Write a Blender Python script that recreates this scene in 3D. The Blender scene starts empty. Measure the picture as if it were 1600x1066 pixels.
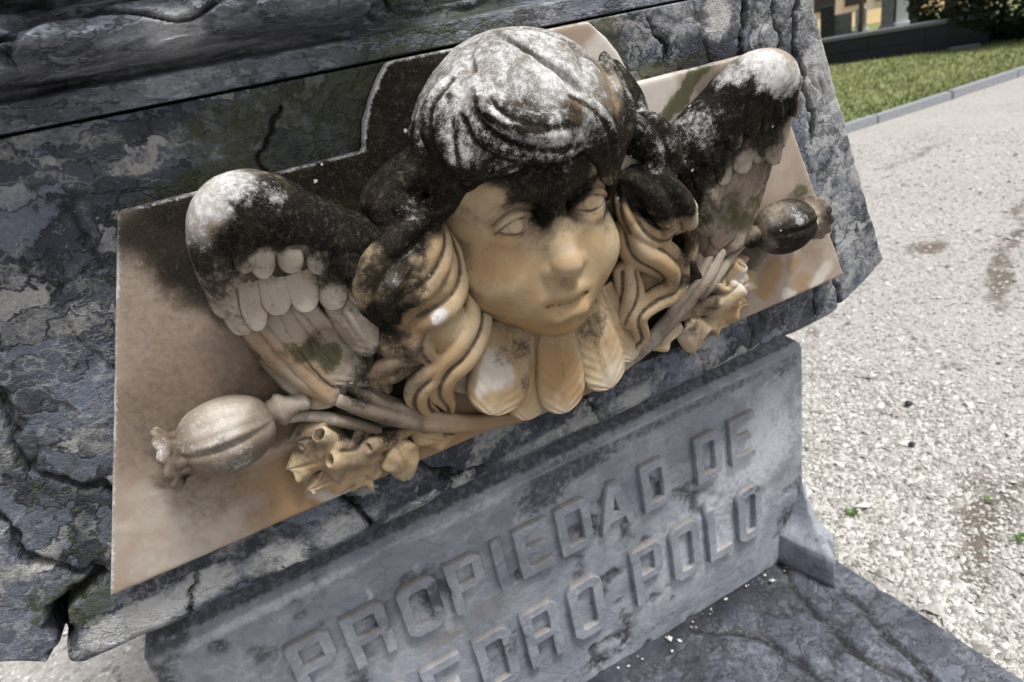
import bpy, bmesh, math, random
import numpy as np
from mathutils import Vector, Matrix

S = bpy.context.scene
C = S.collection
# ---------------------------------------------------------------- camera
cam_data = bpy.data.cameras.new('camera')
cam = bpy.data.objects.new('camera', cam_data)
C.objects.link(cam)
cam_data.sensor_width = 36.0
cam_data.lens = 22.5
cam_data.clip_start = 0.02
cam_data.clip_end = 3000
right = Vector((0.8742, -0.4471, -0.1895)).normalized()
fwd = Vector((0.3458, 0.8471, -0.4036)).normalized()
up = right.cross(fwd).normalized()
right = fwd.cross(up).normalized()
m = Matrix((right, up, -fwd)).transposed().to_4x4()
m.translation = Vector((-0.2942, -0.6123, 0.3897))
cam.matrix_world = m
cam_data.dof.use_dof = True
cam_data.dof.focus_distance = 0.60
cam_data.dof.aperture_fstop = 8.0
S.camera = cam
# ---------------------------------------------------------------- sky, sun, exposure
SUN_EL, SUN_AZ = math.radians(68), math.radians(145)      # azimuth from +Y, clockwise
W = bpy.data.worlds.new('World')
S.world = W
W.use_nodes = True
nt = W.node_tree
nt.nodes.clear()
sky = nt.nodes.new('ShaderNodeTexSky')
sky.sky_type = 'NISHITA'
sky.sun_disc = False
sky.sun_elevation = SUN_EL
sky.sun_rotation = SUN_AZ
sky.air_density = 1.0
sky.dust_density = 5.0
sky.ozone_density = 1.0
hs = nt.nodes.new('ShaderNodeHueSaturation')
hs.inputs['Saturation'].default_value = 0.35
bg = nt.nodes.new('ShaderNodeBackground')
bg.inputs['Strength'].default_value = 0.065
out = nt.nodes.new('ShaderNodeOutputWorld')
nt.links.new(sky.outputs[0], hs.inputs['Color'])
nt.links.new(hs.outputs[0], bg.inputs['Color'])
nt.links.new(bg.outputs[0], out.inputs['Surface'])
sun_data = bpy.data.lights.new('sun', 'SUN')
sun = bpy.data.objects.new('sun', sun_data)
C.objects.link(sun)
sun_data.energy = 1.5
sun_data.angle = math.radians(12)
sun_data.color = (1.0, 0.99, 0.975)
sd = Vector((math.sin(SUN_AZ)*math.cos(SUN_EL), math.cos(SUN_AZ)*math.cos(SUN_EL), math.sin(SUN_EL)))
sun.rotation_euler = sd.to_track_quat('Z', 'Y').to_euler()
S.view_settings.view_transform = 'Standard'
S.view_settings.look = 'None'
S.view_settings.gamma = 1.0
S.view_settings.exposure = 1.2
S.view_settings.use_curve_mapping = False
S.cycles.max_bounces = 4
S.cycles.diffuse_bounces = 3
S.cycles.glossy_bounces = 2
S.cycles.transmission_bounces = 0
S.cycles.caustics_reflective = False
S.cycles.caustics_refractive = False
S.cycles.use_adaptive_sampling = True
S.cycles.adaptive_threshold = 0.012

# ================================================================ tools
rng = np.random.RandomState(7)
random.seed(7)
_T = rng.rand(64, 64, 64).astype(np.float32)

def vnoise(x, y, z):
    """smooth value noise, 0..1"""
    xi, yi, zi = np.floor(x), np.floor(y), np.floor(z)
    fx, fy, fz = x-xi, y-yi, z-zi
    fx = fx*fx*(3-2*fx); fy = fy*fy*(3-2*fy); fz = fz*fz*(3-2*fz)
    a = xi.astype(int) & 63; b = yi.astype(int) & 63; c = zi.astype(int) & 63
    a1 = (a+1) & 63; b1 = (b+1) & 63; c1 = (c+1) & 63
    def L(p, q, t): return p+(q-p)*t
    return L(L(L(_T[a, b, c], _T[a1, b, c], fx), L(_T[a, b1, c], _T[a1, b1, c], fx), fy),
             L(L(_T[a, b, c1], _T[a1, b, c1], fx), L(_T[a, b1, c1], _T[a1, b1, c1], fx), fy), fz)

def fbm(x, y, z, n=4, lac=2.03, gain=.5):
    x, y, z = np.broadcast_arrays(np.asarray(x, float), np.asarray(y, float), np.asarray(z, float))
    s = 0.0; a = 1.0; t = 0.0
    for i in range(n):
        s = s+a*vnoise(x+17.3*i, y+5.7*i, z+9.1*i); t += a
        a *= gain; x = x*lac; y = y*lac; z = z*lac
    return s/t

def ridge(x, y, z, n=3):
    """thin line pattern, 1 on the line"""
    v = fbm(x, y, z, n)
    return np.clip(1-np.abs(v-.5)*2*6, 0, 1)

def sstep(a, b, x):
    t = np.clip((x-a)/(b-a), 0, 1)
    return t*t*(3-2*t)

def link(o, parent=None):
    C.objects.link(o)
    if parent is not None:
        o.parent = parent
        o.matrix_parent_inverse = parent.matrix_world.inverted()
    return o

def mesh_obj(name, verts, faces, mat, parent=None, smooth=True):
    me = bpy.data.meshes.new(name)
    me.from_pydata([tuple(v) for v in verts] if not isinstance(verts, np.ndarray) else verts.tolist(), [], faces if isinstance(faces, list) else faces.tolist())
    me.validate()
    if smooth:
        me.polygons.foreach_set('use_smooth', np.ones(len(me.polygons), bool))
    me.update()
    if mat is not None:
        me.materials.append(mat)
    return link(bpy.data.objects.new(name, me), parent)

def bm_obj(name, bm, mat, parent=None, smooth=False):
    me = bpy.data.meshes.new(name)
    bmesh.ops.recalc_face_normals(bm, faces=bm.faces[:])
    bm.to_mesh(me); bm.free()
    if smooth:
        me.polygons.foreach_set('use_smooth', np.ones(len(me.polygons), bool))
    if mat is not None:
        me.materials.append(mat)
    return link(bpy.data.objects.new(name, me), parent)

def thing(name, label, cat, loc=(0, 0, 0), group=None):
    o = bpy.data.objects.new(name, None)
    o.location = loc
    C.objects.link(o)
    o['label'] = label; o['category'] = cat
    if group: o['group'] = group
    o.empty_display_size = .05
    bpy.context.view_layer.update()
    return o

def tag(o, label=None, cat=None, group=None, kind=None):
    if label: o['label'] = label
    if cat: o['category'] = cat
    if group: o['group'] = group
    if kind: o['kind'] = kind
    return o

def get_co(o):
    me = o.data
    co = np.empty(len(me.vertices)*3, np.float32); me.vertices.foreach_get('co', co)
    no = np.empty(len(me.vertices)*3, np.float32); me.vertices.foreach_get('normal', no)
    return co.reshape(-1, 3), no.reshape(-1, 3)

def set_attr(o, name, val):
    me = o.data
    a = me.attributes.get(name) or me.attributes.new(name, 'FLOAT', 'POINT')
    a.data.foreach_set('value', np.ascontiguousarray(val, np.float32))

_bw = {}
def blobs(co, items, yw=.55):
    """mask from soft balls (x,y,z,r,s): later items overpaint, negative s rubs out"""
    m = np.zeros(len(co), np.float32)
    if _bw.get('id') is not co:
        _bw['id'] = co
        _bw['w'] = (fbm(co[:, 0]*30, co[:, 1]*30, co[:, 2]*30, 3)-.5, fbm(co[:, 0]*30+50, co[:, 1]*30, co[:, 2]*30, 3)-.5)
    wx, wz = _bw['w']
    for (x, y, z, r, s) in items:
        a = min(1.6*r, .045)
        d = np.sqrt((co[:, 0]+a*wx-x)**2+((co[:, 1]-y)*yw)**2+(co[:, 2]+a*wz-z)**2)/r
        w = 1-sstep(.45, 1.35, d)
        if s > 0: m = np.maximum(m, w*s)
        else: m = m*(1-w*(-s))
    return m

# ---------------------------------------------------------------- distance-field carving
GROOVES = []
class Sdf:
    def __init__(self, lo, hi, h):
        self.lo = np.array(lo, float); self.h = h
        self.n = np.ceil((np.array(hi)-self.lo)/h).astype(int)+1
        self.d = np.full(self.n, .05, np.float32)
    def win(self, lo, hi, pad):
        a = np.clip(np.floor((np.array(lo)-pad-self.lo)/self.h).astype(int), 0, self.n)
        b = np.clip(np.ceil((np.array(hi)+pad-self.lo)/self.h).astype(int)+1, 0, self.n)
        sl = tuple(slice(p, q) for p, q in zip(a, b))
        g = [(self.lo[i]+self.h*np.arange(a[i], b[i])).astype(np.float32) for i in range(3)]
        return sl, g[0][:, None, None], g[1][None, :, None], g[2][None, None, :]
    def comb(self, sl, f, k, op):
        d = self.d[sl]
        if d.size == 0: return
        if op == '-': d = -d
        hh = np.maximum(k-np.abs(d-f), 0)/k if k > 0 else 0
        r = np.minimum(d, f)-hh*hh*k*.25
        if op == '-': r = -r
        self.d[sl] = r
    def ell(self, c, r, k=.006, op='+', rot=None):
        c = np.array(c, float); r = np.array(r, float)
        R = max(r)
        sl, x, y, z = self.win(c-R, c+R, k+4*self.h)
        x = x-c[0]; y = y-c[1]; z = z-c[2]
        if rot is not None:
            M = np.array(rot)          # rows: local axes in world
            x, y, z = (M[0, 0]*x+M[0, 1]*y+M[0, 2]*z, M[1, 0]*x+M[1, 1]*y+M[1, 2]*z, M[2, 0]*x+M[2, 1]*y+M[2, 2]*z)
        k0 = np.sqrt((x/r[0])**2+(y/r[1])**2+(z/r[2])**2)
        k1 = np.sqrt((x/r[0]**2)**2+(y/r[1]**2)**2+(z/r[2]**2)**2)+1e-9
        self.comb(sl, k0*(k0-1)/k1, k, op)
    def chain(self, pts, rad, k=.004, op='+', kk=0.0):
        """tapered tube through points"""
        pts = np.array(pts, float); rad = np.array(rad, float)
        R = rad.max()
        sl, x, y, z = self.win(pts.min(0)-R, pts.max(0)+R, k+4*self.h)
        f = None
        for a, b, ra, rb in zip(pts[:-1], pts[1:], rad[:-1], rad[1:]):
            v = b-a; L2 = (v*v).sum()+1e-12
            t = np.clip(((x-a[0])*v[0]+(y-a[1])*v[1]+(z-a[2])*v[2])/L2, 0, 1)
            g = np.sqrt((x-a[0]-t*v[0])**2+(y-a[1]-t*v[1])**2+(z-a[2]-t*v[2])**2)-(ra+(rb-ra)*t)
            f = g if f is None else np.minimum(f, g)
        self.comb(sl, f, k, op)
    def lock(self, pts, rad, n=3, k=.004, spread=.55, twist=1.6, ph=0.0, kk=.12):
        """a lock of hair: a bundle of twisted strands along a curve"""
        p, r = curve(pts, rad, 6)
        t = np.gradient(p, axis=0); t /= np.linalg.norm(t, axis=1)[:, None]+1e-9
        ref = np.array([0, -1.0, 0])
        a = ref-t*(t@ref)[:, None]; a /= np.linalg.norm(a, axis=1)[:, None]+1e-9
        b = np.cross(t, a)
        s = np.linspace(0, 1, len(p))
        self.chain(p, r*.74, k)
        for i in range(n):
            th = ph+2*math.pi*i/n+twist*s
            q = p+(a*np.cos(th)[:, None]+b*np.sin(th)[:, None])*(r*spread)[:, None]
            self.chain(q, r*.47, k=float(r.mean()*kk))
            tb = th+math.pi/n
            GROOVES.append(p+(a*np.cos(tb)[:, None]+b*np.sin(tb)[:, None])*(r*.72)[:, None])
    def mesh(self):
        d = self.d; h = self.h
        d[0] = d[-1] = .05; d[:, 0] = d[:, -1] = .05; d[:, :, 0] = d[:, :, -1] = .05
        ins = d < 0
        c = np.zeros(tuple(n-1 for n in d.shape), np.int8)
        for i in (0, 1):
            for j in (0, 1):
                for l in (0, 1):
                    c += ins[i:i+c.shape[0], j:j+c.shape[1], l:l+c.shape[2]]
        act = (c > 0) & (c < 8)
        idx = np.full(c.shape, -1, np.int32)
        cells = np.argwhere(act)
        idx[act] = np.arange(len(cells))
        acc = np.zeros((len(cells), 3)); cnt = np.zeros(len(cells))
        cor = [(i, j, l) for i in (0, 1) for j in (0, 1) for l in (0, 1)]
        val = {o: d[cells[:, 0]+o[0], cells[:, 1]+o[1], cells[:, 2]+o[2]] for o in cor}
        for o in cor:
            for ax in range(3):
                if o[ax]: continue
                q = list(o); q[ax] = 1; q = tuple(q)
                va, vb = val[o], val[q]
                m_ = (va < 0) != (vb < 0)
                t = np.where(m_, va/(va-vb+1e-12), 0)
                pt = np.tile(np.array(o, float), (len(cells), 1)); pt[:, ax] = t
                acc[m_] += pt[m_]; cnt[m_] += 1
        v = (cells+acc/cnt[:, None])*h+self.lo
        faces = []
        for ax in range(3):
            u, w = (ax+1) % 3, (ax+2) % 3
            a = [slice(None)]*3; b = [slice(None)]*3
            a[ax] = slice(0, -1); b[ax] = slice(1, None)
            ia, ib = ins[tuple(a)], ins[tuple(b)]
            e = np.argwhere(ia != ib)
            ok = (e[:, u] > 0) & (e[:, w] > 0) & (e[:, u] < d.shape[u]-1) & (e[:, w] < d.shape[w]-1)
            e = e[ok]
            sgn = ia[e[:, 0], e[:, 1], e[:, 2]]
            def g(du, dw):
                q = e.copy(); q[:, u] += du; q[:, w] += dw
                return idx[q[:, 0], q[:, 1], q[:, 2]]
            f = np.stack([g(-1, -1), g(0, -1), g(0, 0), g(-1, 0)], 1)
            f[~sgn] = f[~sgn][:, ::-1]
            faces.append(f)
        f = np.concatenate(faces)
        f = f[(f >= 0).all(1)]
        return v, f
    def build(self, name, mat, parent=None, rough=.0006, smooth_it=1):
        v, f = self.mesh()
        # a light relax rounds off the grid
        for _ in range(smooth_it):
            s = np.zeros_like(v); n = np.zeros(len(v))
            for i in range(4):
                a, b = f[:, i], f[:, (i+1) % 4]
                np.add.at(s, a, v[b]); np.add.at(n, a, 1)
                np.add.at(s, b, v[a]); np.add.at(n, b, 1)
            v = v*.45+.55*s/np.maximum(n, 1)[:, None]
        if rough:
            v = v+rough*2*(np.stack([fbm(v[:, 0]*70+s, v[:, 1]*70, v[:, 2]*70, 3) for s in (0, 31, 63)], 1)-.5)
        return fast_mesh(name, v, f, mat, parent)

def fast_mesh(name, v, f, mat, parent=None, smooth=True):
    me = bpy.data.meshes.new(name)
    f = np.asarray(f); n = f.shape[1]
    me.vertices.add(len(v)); me.vertices.foreach_set('co', np.ascontiguousarray(v, np.float32).ravel())
    me.loops.add(f.size); me.loops.foreach_set('vertex_index', np.ascontiguousarray(f, np.int32).ravel())
    me.polygons.add(len(f)); me.polygons.foreach_set('loop_start', np.arange(0, f.size, n, dtype=np.int32))
    me.polygons.foreach_set('use_smooth', np.full(len(f), smooth))
    me.update(calc_edges=True); me.validate()
    if mat is not None: me.materials.append(mat)
    return link(bpy.data.objects.new(name, me), parent)

def curve(pts, rad, per=6):
    """Catmull-Rom through points with radii"""
    p = np.array(pts, float); r = np.array(rad, float)
    if len(r) != len(p):
        r = np.interp(np.linspace(0, 1, len(p)), np.linspace(0, 1, len(r)), r)
    q = np.column_stack([p, r])
    q = np.vstack([2*q[0]-q[1], q, 2*q[-1]-q[-2]])
    o = []
    for i in range(1, len(q)-2):
        for t in np.linspace(0, 1, per, endpoint=False):
            o.append(.5*((2*q[i])+(-q[i-1]+q[i+1])*t+(2*q[i-1]-5*q[i]+4*q[i+1]-q[i+2])*t*t+(-q[i-1]+3*q[i]-3*q[i+1]+q[i+2])*t**3))
    o.append(q[-2])
    o = np.array(o)
    return o[:, :3], np.maximum(o[:, 3], .0015)

def grid_faces(nu, nv, off=0):
    i, j = np.meshgrid(np.arange(nu-1), np.arange(nv-1), indexing='ij')
    a = (i*nv+j).ravel()+off
    return np.stack([a, a+nv, a+nv+1, a+1], 1)

def mirror_mesh(o):
    """copy of a carved mesh mirrored across the plaque's middle"""
    me = o.data.copy()
    co = np.empty(len(me.vertices)*3, np.float32); me.vertices.foreach_get('co', co)
    co = co.reshape(-1, 3); co[:, 0] = -co[:, 0]
    me.vertices.foreach_set('co', co.ravel())
    me.flip_normals(); me.update()
    return me

# ================================================================ materials
class N:
    """small node-graph builder"""
    def __init__(self, name):
        self.mat = bpy.data.materials.new(name)
        self.mat.use_nodes = True
        self.t = self.mat.node_tree
        self.t.nodes.clear()
        self.out = self.t.nodes.new('ShaderNodeOutputMaterial')
        self.bsdf = self.t.nodes.new('ShaderNodeBsdfPrincipled')
        self.t.links.new(self.bsdf.outputs[0], self.out.inputs['Surface'])
        self.co = self.t.nodes.new('ShaderNodeTexCoord').outputs['Object']
    def put(self, sock, v):
        if isinstance(v, bpy.types.NodeSocket): self.t.links.new(v, sock)
        elif isinstance(v, (tuple, list)): sock.default_value = tuple(v) if len(v) != 3 or sock.type == 'VECTOR' else (*v, 1)
        else: sock.default_value = v
    def noise(self, scale, detail=4, rough=.55, dist=0.0, co=None, out=0):
        n = self.t.nodes.new('ShaderNodeTexNoise')
        self.put(n.inputs['Vector'], co or self.co)
        n.inputs['Scale'].default_value = scale; n.inputs['Detail'].default_value = detail
        n.inputs['Roughness'].default_value = rough; n.inputs['Distortion'].default_value = dist
        return n.outputs[out]
    def vor(self, scale, feature='F1', rand=1.0, co=None, out='Distance'):
        n = self.t.nodes.new('ShaderNodeTexVoronoi')
        n.feature = feature
        self.put(n.inputs['Vector'], co or self.co)
        n.inputs['Scale'].default_value = scale; n.inputs['Randomness'].default_value = rand
        return n.outputs[out]
    def math(self, op, a, b=0.0, clamp=False):
        n = self.t.nodes.new('ShaderNodeMath'); n.operation = op; n.use_clamp = clamp
        self.put(n.inputs[0], a); self.put(n.inputs[1], b)
        return n.outputs[0]
    def vmath(self, op, a, b):
        n = self.t.nodes.new('ShaderNodeVectorMath'); n.operation = op
        self.put(n.inputs[0], a); self.put(n.inputs[1], b)
        return n.outputs[0]
    def ss(self, lo, hi, v):
        n = self.t.nodes.new('ShaderNodeMapRange'); n.interpolation_type = 'SMOOTHSTEP'
        self.put(n.inputs[0], v)
        n.inputs[1].default_value = lo; n.inputs[2].default_value = hi
        return n.outputs[0]
    def mix(self, f, a, b, blend='MIX'):
        n = self.t.nodes.new('ShaderNodeMix'); n.data_type = 'RGBA'; n.blend_type = blend
        self.put(n.inputs['Factor'], f)
        self.put(n.inputs[6], a); self.put(n.inputs[7], b)
        return n.outputs[2]
    def attr(self, name):
        n = self.t.nodes.new('ShaderNodeAttribute'); n.attribute_name = name
        return n.outputs['Fac']
    def warp(self, scale, amt, detail=3):
        n = self.noise(scale, detail, out=1)
        return self.vmath('ADD', self.co, self.vmath('MULTIPLY', self.vmath('SUBTRACT', n, (.5, .5, .5)), (amt, amt, amt)))
    def stretch(self, sc):
        return self.vmath('MULTIPLY', self.co, sc)
    def sep(self, axis, v=None):
        n = self.t.nodes.new('ShaderNodeSeparateXYZ'); self.put(n.inputs[0], v or self.co)
        return n.outputs[axis]
    def bump(self, h, strength, dist):
        n = self.t.nodes.new('ShaderNodeBump')
        n.inputs['Strength'].default_value = strength; n.inputs['Distance'].default_value = dist
        self.put(n.inputs['Height'], h)
        self.put(self.bsdf.inputs['Normal'], n.outputs[0])
        return n
    def fin(self, color, rough=.7, spec=.3):
        self.put(self.bsdf.inputs['Base Color'], color)
        self.put(self.bsdf.inputs['Roughness'], rough)
        self.bsdf.inputs['Specular IOR Level'].default_value = spec
        return self.mat

def marble_material(name, base, pale, warm, jk=1.0):
    n = N(name)
    big = n.noise(9, 2); mid = n.noise(36, 4, .62); fine = n.noise(170, 4, .68); grain = n.noise(850, 1)
    c0 = lambda v, k: n.math('MULTIPLY', n.math('SUBTRACT', v, .5), k)
    add = lambda a_, b_: n.math('ADD', a_, b_)
    mul = lambda a_, b_: n.math('MULTIPLY', a_, b_)
    col = n.mix(n.ss(.36, .64, add(mul(big, .6), mul(mid, .4))), base, pale)
    col = n.mix(mul(n.ss(.5, .75, mid), .35), col, warm)
    col = n.mix(mul(n.ss(.42, .75, fine), .16), col, (base[0]*.5, base[1]*.45, base[2]*.38))
    col = n.mix(mul(n.ss(.5, .62, grain), .22), col, (base[0]*.55, base[1]*.5, base[2]*.45))
    # iron-orange weeping
    col = n.mix(mul(n.ss(.18, .85, add(n.attr('org'), add(c0(mid, .8), c0(big, .7)))), .75), col, (.31, .175, .07))
    # clean pale stone
    col = n.mix(mul(n.ss(.25, .85, add(n.attr('pal'), c0(mid, -.7))), .85), col, (.60, .56, .50))
    # grey-brown film, also carrying painted crevice and jaw shade
    col = n.mix(mul(n.ss(.12, .85, add(n.attr('brn'), add(c0(mid, .3), mul(c0(fine, .6), n.ss(0, .4, n.attr('brn')))))), .85), col, (.10, .072, .05))
    # pepper of dark specks
    pep = mul(n.ss(.56, .66, add(mul(grain, .5), mul(fine, .5))), n.ss(.4, .6, mid))
    col = n.mix(mul(pep, add(.04, mul(n.attr('pep'), .5))), col, (.025, .022, .017))
    # black crust, and painted shade in gaps and grooves
    jit = add(c0(mid, .6*jk), add(c0(fine, .75*jk), c0(grain, .5)))
    blk = n.ss(.2 if jk == 1 else .08, .78 if jk == 1 else .98, add(n.attr('blk'), mul(jit, n.ss(0, .25, n.attr('blk')))))
    crust = n.mix(n.ss(.42, .68, mid), (.005, .0048, .0048), (.02, .017, .012))
    crust = n.mix(mul(n.ss(.50, .74, fine), .6), crust, (.095, .08, .058))
    crust = n.mix(mul(n.ss(.55, .66, grain), .35), crust, (.09, .08, .065))
    col = n.mix(mul(blk, .98), col, crust)
    # moss
    mos = n.ss(.35, .75, add(n.attr('mos'), mul(jit, n.ss(0, .2, n.attr('mos')))))
    col = n.mix(mul(mos, .85), col, n.mix(fine, (.018, .02, .006), (.07, .072, .02)))
    # bleached lichen on the weather side
    wj = add(c0(mid, 1.2), add(c0(fine, 1.2), c0(grain, .7)))
    wht = n.ss(.2, 1.1, add(n.attr('wht'), mul(wj, n.ss(0, .3, n.attr('wht')))))
    col = n.mix(mul(wht, .95), col, n.mix(fine, (.36, .35, .34), (.78, .77, .75)))
    # scattered lichen dots
    vd = n.t.nodes.new('ShaderNodeTexVoronoi'); n.put(vd.inputs['Vector'], n.co); vd.inputs['Scale'].default_value = 95
    dots = mul(n.math('LESS_THAN', add(vd.outputs['Distance'], c0(fine, .35)), .17), n.math('GREATER_THAN', n.sep(0, vd.outputs['Color']), .955))
    col = n.mix(mul(dots, add(mul(blk, .85), .06)), col, (.66, .66, .64))
    gk = add(.62, add(mul(grain, .42), mul(fine, .36)))
    gc = n.t.nodes.new('ShaderNodeCombineColor'); [n.put(gc.inputs[i_], gk) for i_ in range(3)]
    col = n.mix(.75, col, gc.outputs[0], 'MULTIPLY')
    h = add(mul(fine, .55), add(mul(grain, .35), mul(mid, .5)))
    n.bump(h, .26, .0014)
    n.put(n.bsdf.inputs['Specular IOR Level'], 0)
    m_ = n.fin(col, add(.5, mul(fine, .35)), .2)
    n.put(n.bsdf.inputs['Specular IOR Level'], n.math('SUBTRACT', .28, mul(blk, .25)))
    return m_

def stone_material(name, dark, mid_, light, white_amt=.5, stretch=(1, 1, 1), moss=True, scale=1.0, blackish=.6, cracks=.7, soft=1.0, brecc=1.0):
    n = N(name)
    n.co = n.stretch(stretch)
    c0 = lambda v, k: n.math('MULTIPLY', n.math('SUBTRACT', v, .5), k)
    add = lambda a_, b_: n.math('ADD', a_, b_)
    mul = lambda a_, b_: n.math('MULTIPLY', a_, b_)
    w1 = n.warp(6*scale, .15, 4)
    mid = n.noise(13*scale, 6, .68, co=w1); fine = n.noise(105, 5, .7); grain = n.noise(500, 1)
    lowb = n.noise(6.5*scale, 5, .66, co=w1)
    col = n.mix(n.ss(.36, .64, mid), dark, mid_)
    # breccia: lens-shaped fragments lying on the slant, pale ones among the dark
    mp = n.t.nodes.new('ShaderNodeMapping'); n.put(mp.inputs['Vector'], n.vmath('ADD', w1, n.vmath('MULTIPLY', n.noise(45*scale, 3, .65, out=1), (.045, .045, .045))))
    mp.inputs['Rotation'].default_value = (0, math.radians(-48), 0); mp.inputs['Scale'].default_value = (.50, .9, 1.30)
    fr = mp.outputs[0]
    vc = n.t.nodes.new('ShaderNodeTexVoronoi'); n.put(vc.inputs['Vector'], fr); vc.inputs['Scale'].default_value = 36*scale
    cell = n.sep(0, vc.outputs['Color']); cell2 = n.sep(1, vc.outputs['Color'])
    ed = n.vor(36*scale, 'DISTANCE_TO_EDGE', co=fr)
    col = n.mix(mul(n.ss(.30, .95, cell2), .75*brecc), col, (mid_[0]*1.9, mid_[1]*1.9, mid_[2]*1.95))
    col = n.mix(mul(n.ss(.45, .0, cell2), .5*brecc), col, (dark[0]*.8, dark[1]*.8, dark[2]*.85))
    lf = add(mul(cell, .58*brecc), add(mul(lowb, .52), add(.29*(1-brecc), c0(fine, .20))))
    lb = mul(n.ss(.76-.10*white_amt, .86-.10*white_amt, lf), n.ss(.0, .12, ed))
    col = n.mix(mul(lb, .35+.6*white_amt), col, n.mix(n.ss(.4, .62, mid), light, (light[0]*.82, light[1]*.79, light[2]*.72)))
    v1 = mul(n.ss(.10, .02, ed), n.ss(.54, .62, lowb))
    col = n.mix(mul(v1, .3), col, light)
    v2 = mul(n.ss(.09, .0, ed), n.ss(.60, .47, add(mul(lowb, .6), mul(mid, .4))))
    col = n.mix(mul(v2, cracks), col, (.014, .014, .015))
    ed2 = n.vor(46*scale, 'DISTANCE_TO_EDGE', co=fr)
    col = n.mix(mul(mul(n.ss(.10, .0, ed2), n.ss(.46, .58, mid)), .42), col, (light[0]*.8, light[1]*.8, light[2]*.8))
    # dark mineral clouds and grime
    col = n.mix(mul(n.ss(.53, .66, add(mul(mid, .5), mul(fine, .5))), blackish*.9), col, (dark[0]*.3, dark[1]*.3, dark[2]*.34))
    col = n.mix(mul(n.ss(.42, .72, fine), .42*soft), col, (mid_[0]*.3, mid_[1]*.3, mid_[2]*.32))
    col = n.mix(mul(n.ss(.60, .68, add(mul(fine, .6), mul(grain, .4))), .5*soft), col, (.40, .41, .44))
    jit = add(c0(fine, .9), c0(mid, .8))
    if moss:
        mj = add(n.attr('mos'), mul(add(c0(fine, 1.3), c0(grain, .7)), n.ss(0, .25, n.attr('mos'))))
        col = n.mix(mul(n.ss(.35, .8, mj), .8), col, n.mix(grain, (.018, .02, .008), (.065, .07, .018)))
    # black staining and painted chamfer shade, bleached wash, ochre dust
    col = n.mix(mul(n.ss(.28, .85, add(n.attr('blk'), mul(jit, mul(1.4, n.ss(0, .25, n.attr('blk')))))), .8), col, (.022, .024, .034))
    col = n.mix(mul(n.ss(.3, .85, add(n.attr('wht'), mul(jit, n.ss(0, .25, n.attr('wht'))))), .8), col, light)
    col = n.mix(mul(n.ss(.3, .8, n.attr('och')), .5), col, (.26, .19, .11))
    # dirt packed in cracks
    col = n.mix(mul(mul(n.attr('crk'), n.ss(.3, .55, fine)), .92), col, (.012, .011, .008))
    gk = add(.25, add(mul(grain, .8), mul(fine, .75)))
    gc = n.t.nodes.new('ShaderNodeCombineColor'); [n.put(gc.inputs[i_], gk) for i_ in range(3)]
    col = n.mix(.8*soft**.5, col, gc.outputs[0], 'MULTIPLY')
    h = add(mul(fine, 1.0), add(mul(mid, .9), mul(grain, .5)))
    n.bump(n.math('SUBTRACT', h, mul(v2, .5)), .6*soft, .004)
    return n.fin(col, add(.30, mul(fine, .45)), .3)

def plain_material(name, a, b, scale=30, rough=.75, bump=.3, dist=.005, spec=.3):
    n = N(name)
    f = n.noise(scale, 6, .65)
    n.bump(f, bump, dist)
    return n.fin(n.mix(n.ss(.3, .7, f), a, b), rough, spec)

M_marble = marble_material('weathered_marble', (.385, .262, .138), (.50, .405, .27), (.35, .20, .08))
M_greym = marble_material('greyed_marble', (.30, .245, .185), (.44, .39, .325), (.27, .195, .125))
M_slab = marble_material('plaque_marble', (.32, .25, .192), (.41, .335, .27), (.30, .215, .145), .45)
M_stone = stone_material('veined_grey_marble', (.024, .028, .038), (.085, .095, .118), (.46, .46, .45), .68)
M_rock = stone_material('rough_grey_marble', (.06, .066, .08), (.20, .215, .25), (.5, .5, .5), .25, (.6, 1, 1.2), scale=1.3, brecc=.5)
M_ped = stone_material('pedestal_marble', (.25, .266, .298), (.355, .374, .41), (.60, .62, .65), .3, blackish=.14, scale=.8, cracks=.15, soft=.4, brecc=.06)
M_base = stone_material('base_slab_marble', (.05, .055, .07), (.12, .13, .155), (.34, .35, .37), .15, soft=.6, brecc=.35)

# ================================================================ the tomb: stone courses
GROUND = -.75

def skirted(name, X, Y, Z, depth, mat, parent, attrs=None, nback=None):
    """front sheet (nu x nv) closed by walls running back to 'depth'"""
    nu, nv = X.shape
    v = np.stack([X, Y, Z], -1).reshape(-1, 3)
    f = [tuple(q) for q in grid_faces(nu, nv)]
    ring = [i*nv for i in range(nu)]+[(nu-1)*nv+j for j in range(1, nv)]+[i*nv+nv-1 for i in range(nu-2, -1, -1)]+[j for j in range(nv-2, 0, -1)]
    n0 = len(v)
    bk = v[ring].copy(); bk[:, 1] = depth
    v = np.vstack([v, bk])
    L = len(ring)
    for i in range(L):
        j = (i+1) % L
        f.append((ring[j], ring[i], n0+i, n0+j))
    f.append(tuple(n0+i for i in range(L)))
    o = mesh_obj(name, v, f, mat, parent)
    if attrs:
        for k, a in attrs.items():
            set_attr(o, k, np.concatenate([a.ravel(), a.ravel()[ring]]))
    return o

tomb = thing('tomb', 'weathered grey marble tomb carrying the angel plaque, with inscribed pedestal', 'tomb', (0, .3, GROUND))

# ---- main block carrying the plaque ---------------------------------------
nu, nv = 620, 250
s = np.linspace(0, 1, nu)[:, None]; t = np.linspace(0, 1, nv)[None, :]
Z = -.074+(.4045+.074)*t+0*s
half = .622-.402*(Z+.022)
half = np.where(Z < -.022, .622-(-.022-Z)*1.35, half)
rightX = half+.006*(fbm(Z*45, 3.1, 0, 4)-.5)+.010*(fbm(Z*11, 8.1, 0, 2)-.5)*sstep(.25, .4, Z)
leftX = -half-.012*(fbm(Z*30, 6.1, 0, 3)-.5)
X = leftX+(rightX-leftX)*s
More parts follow.
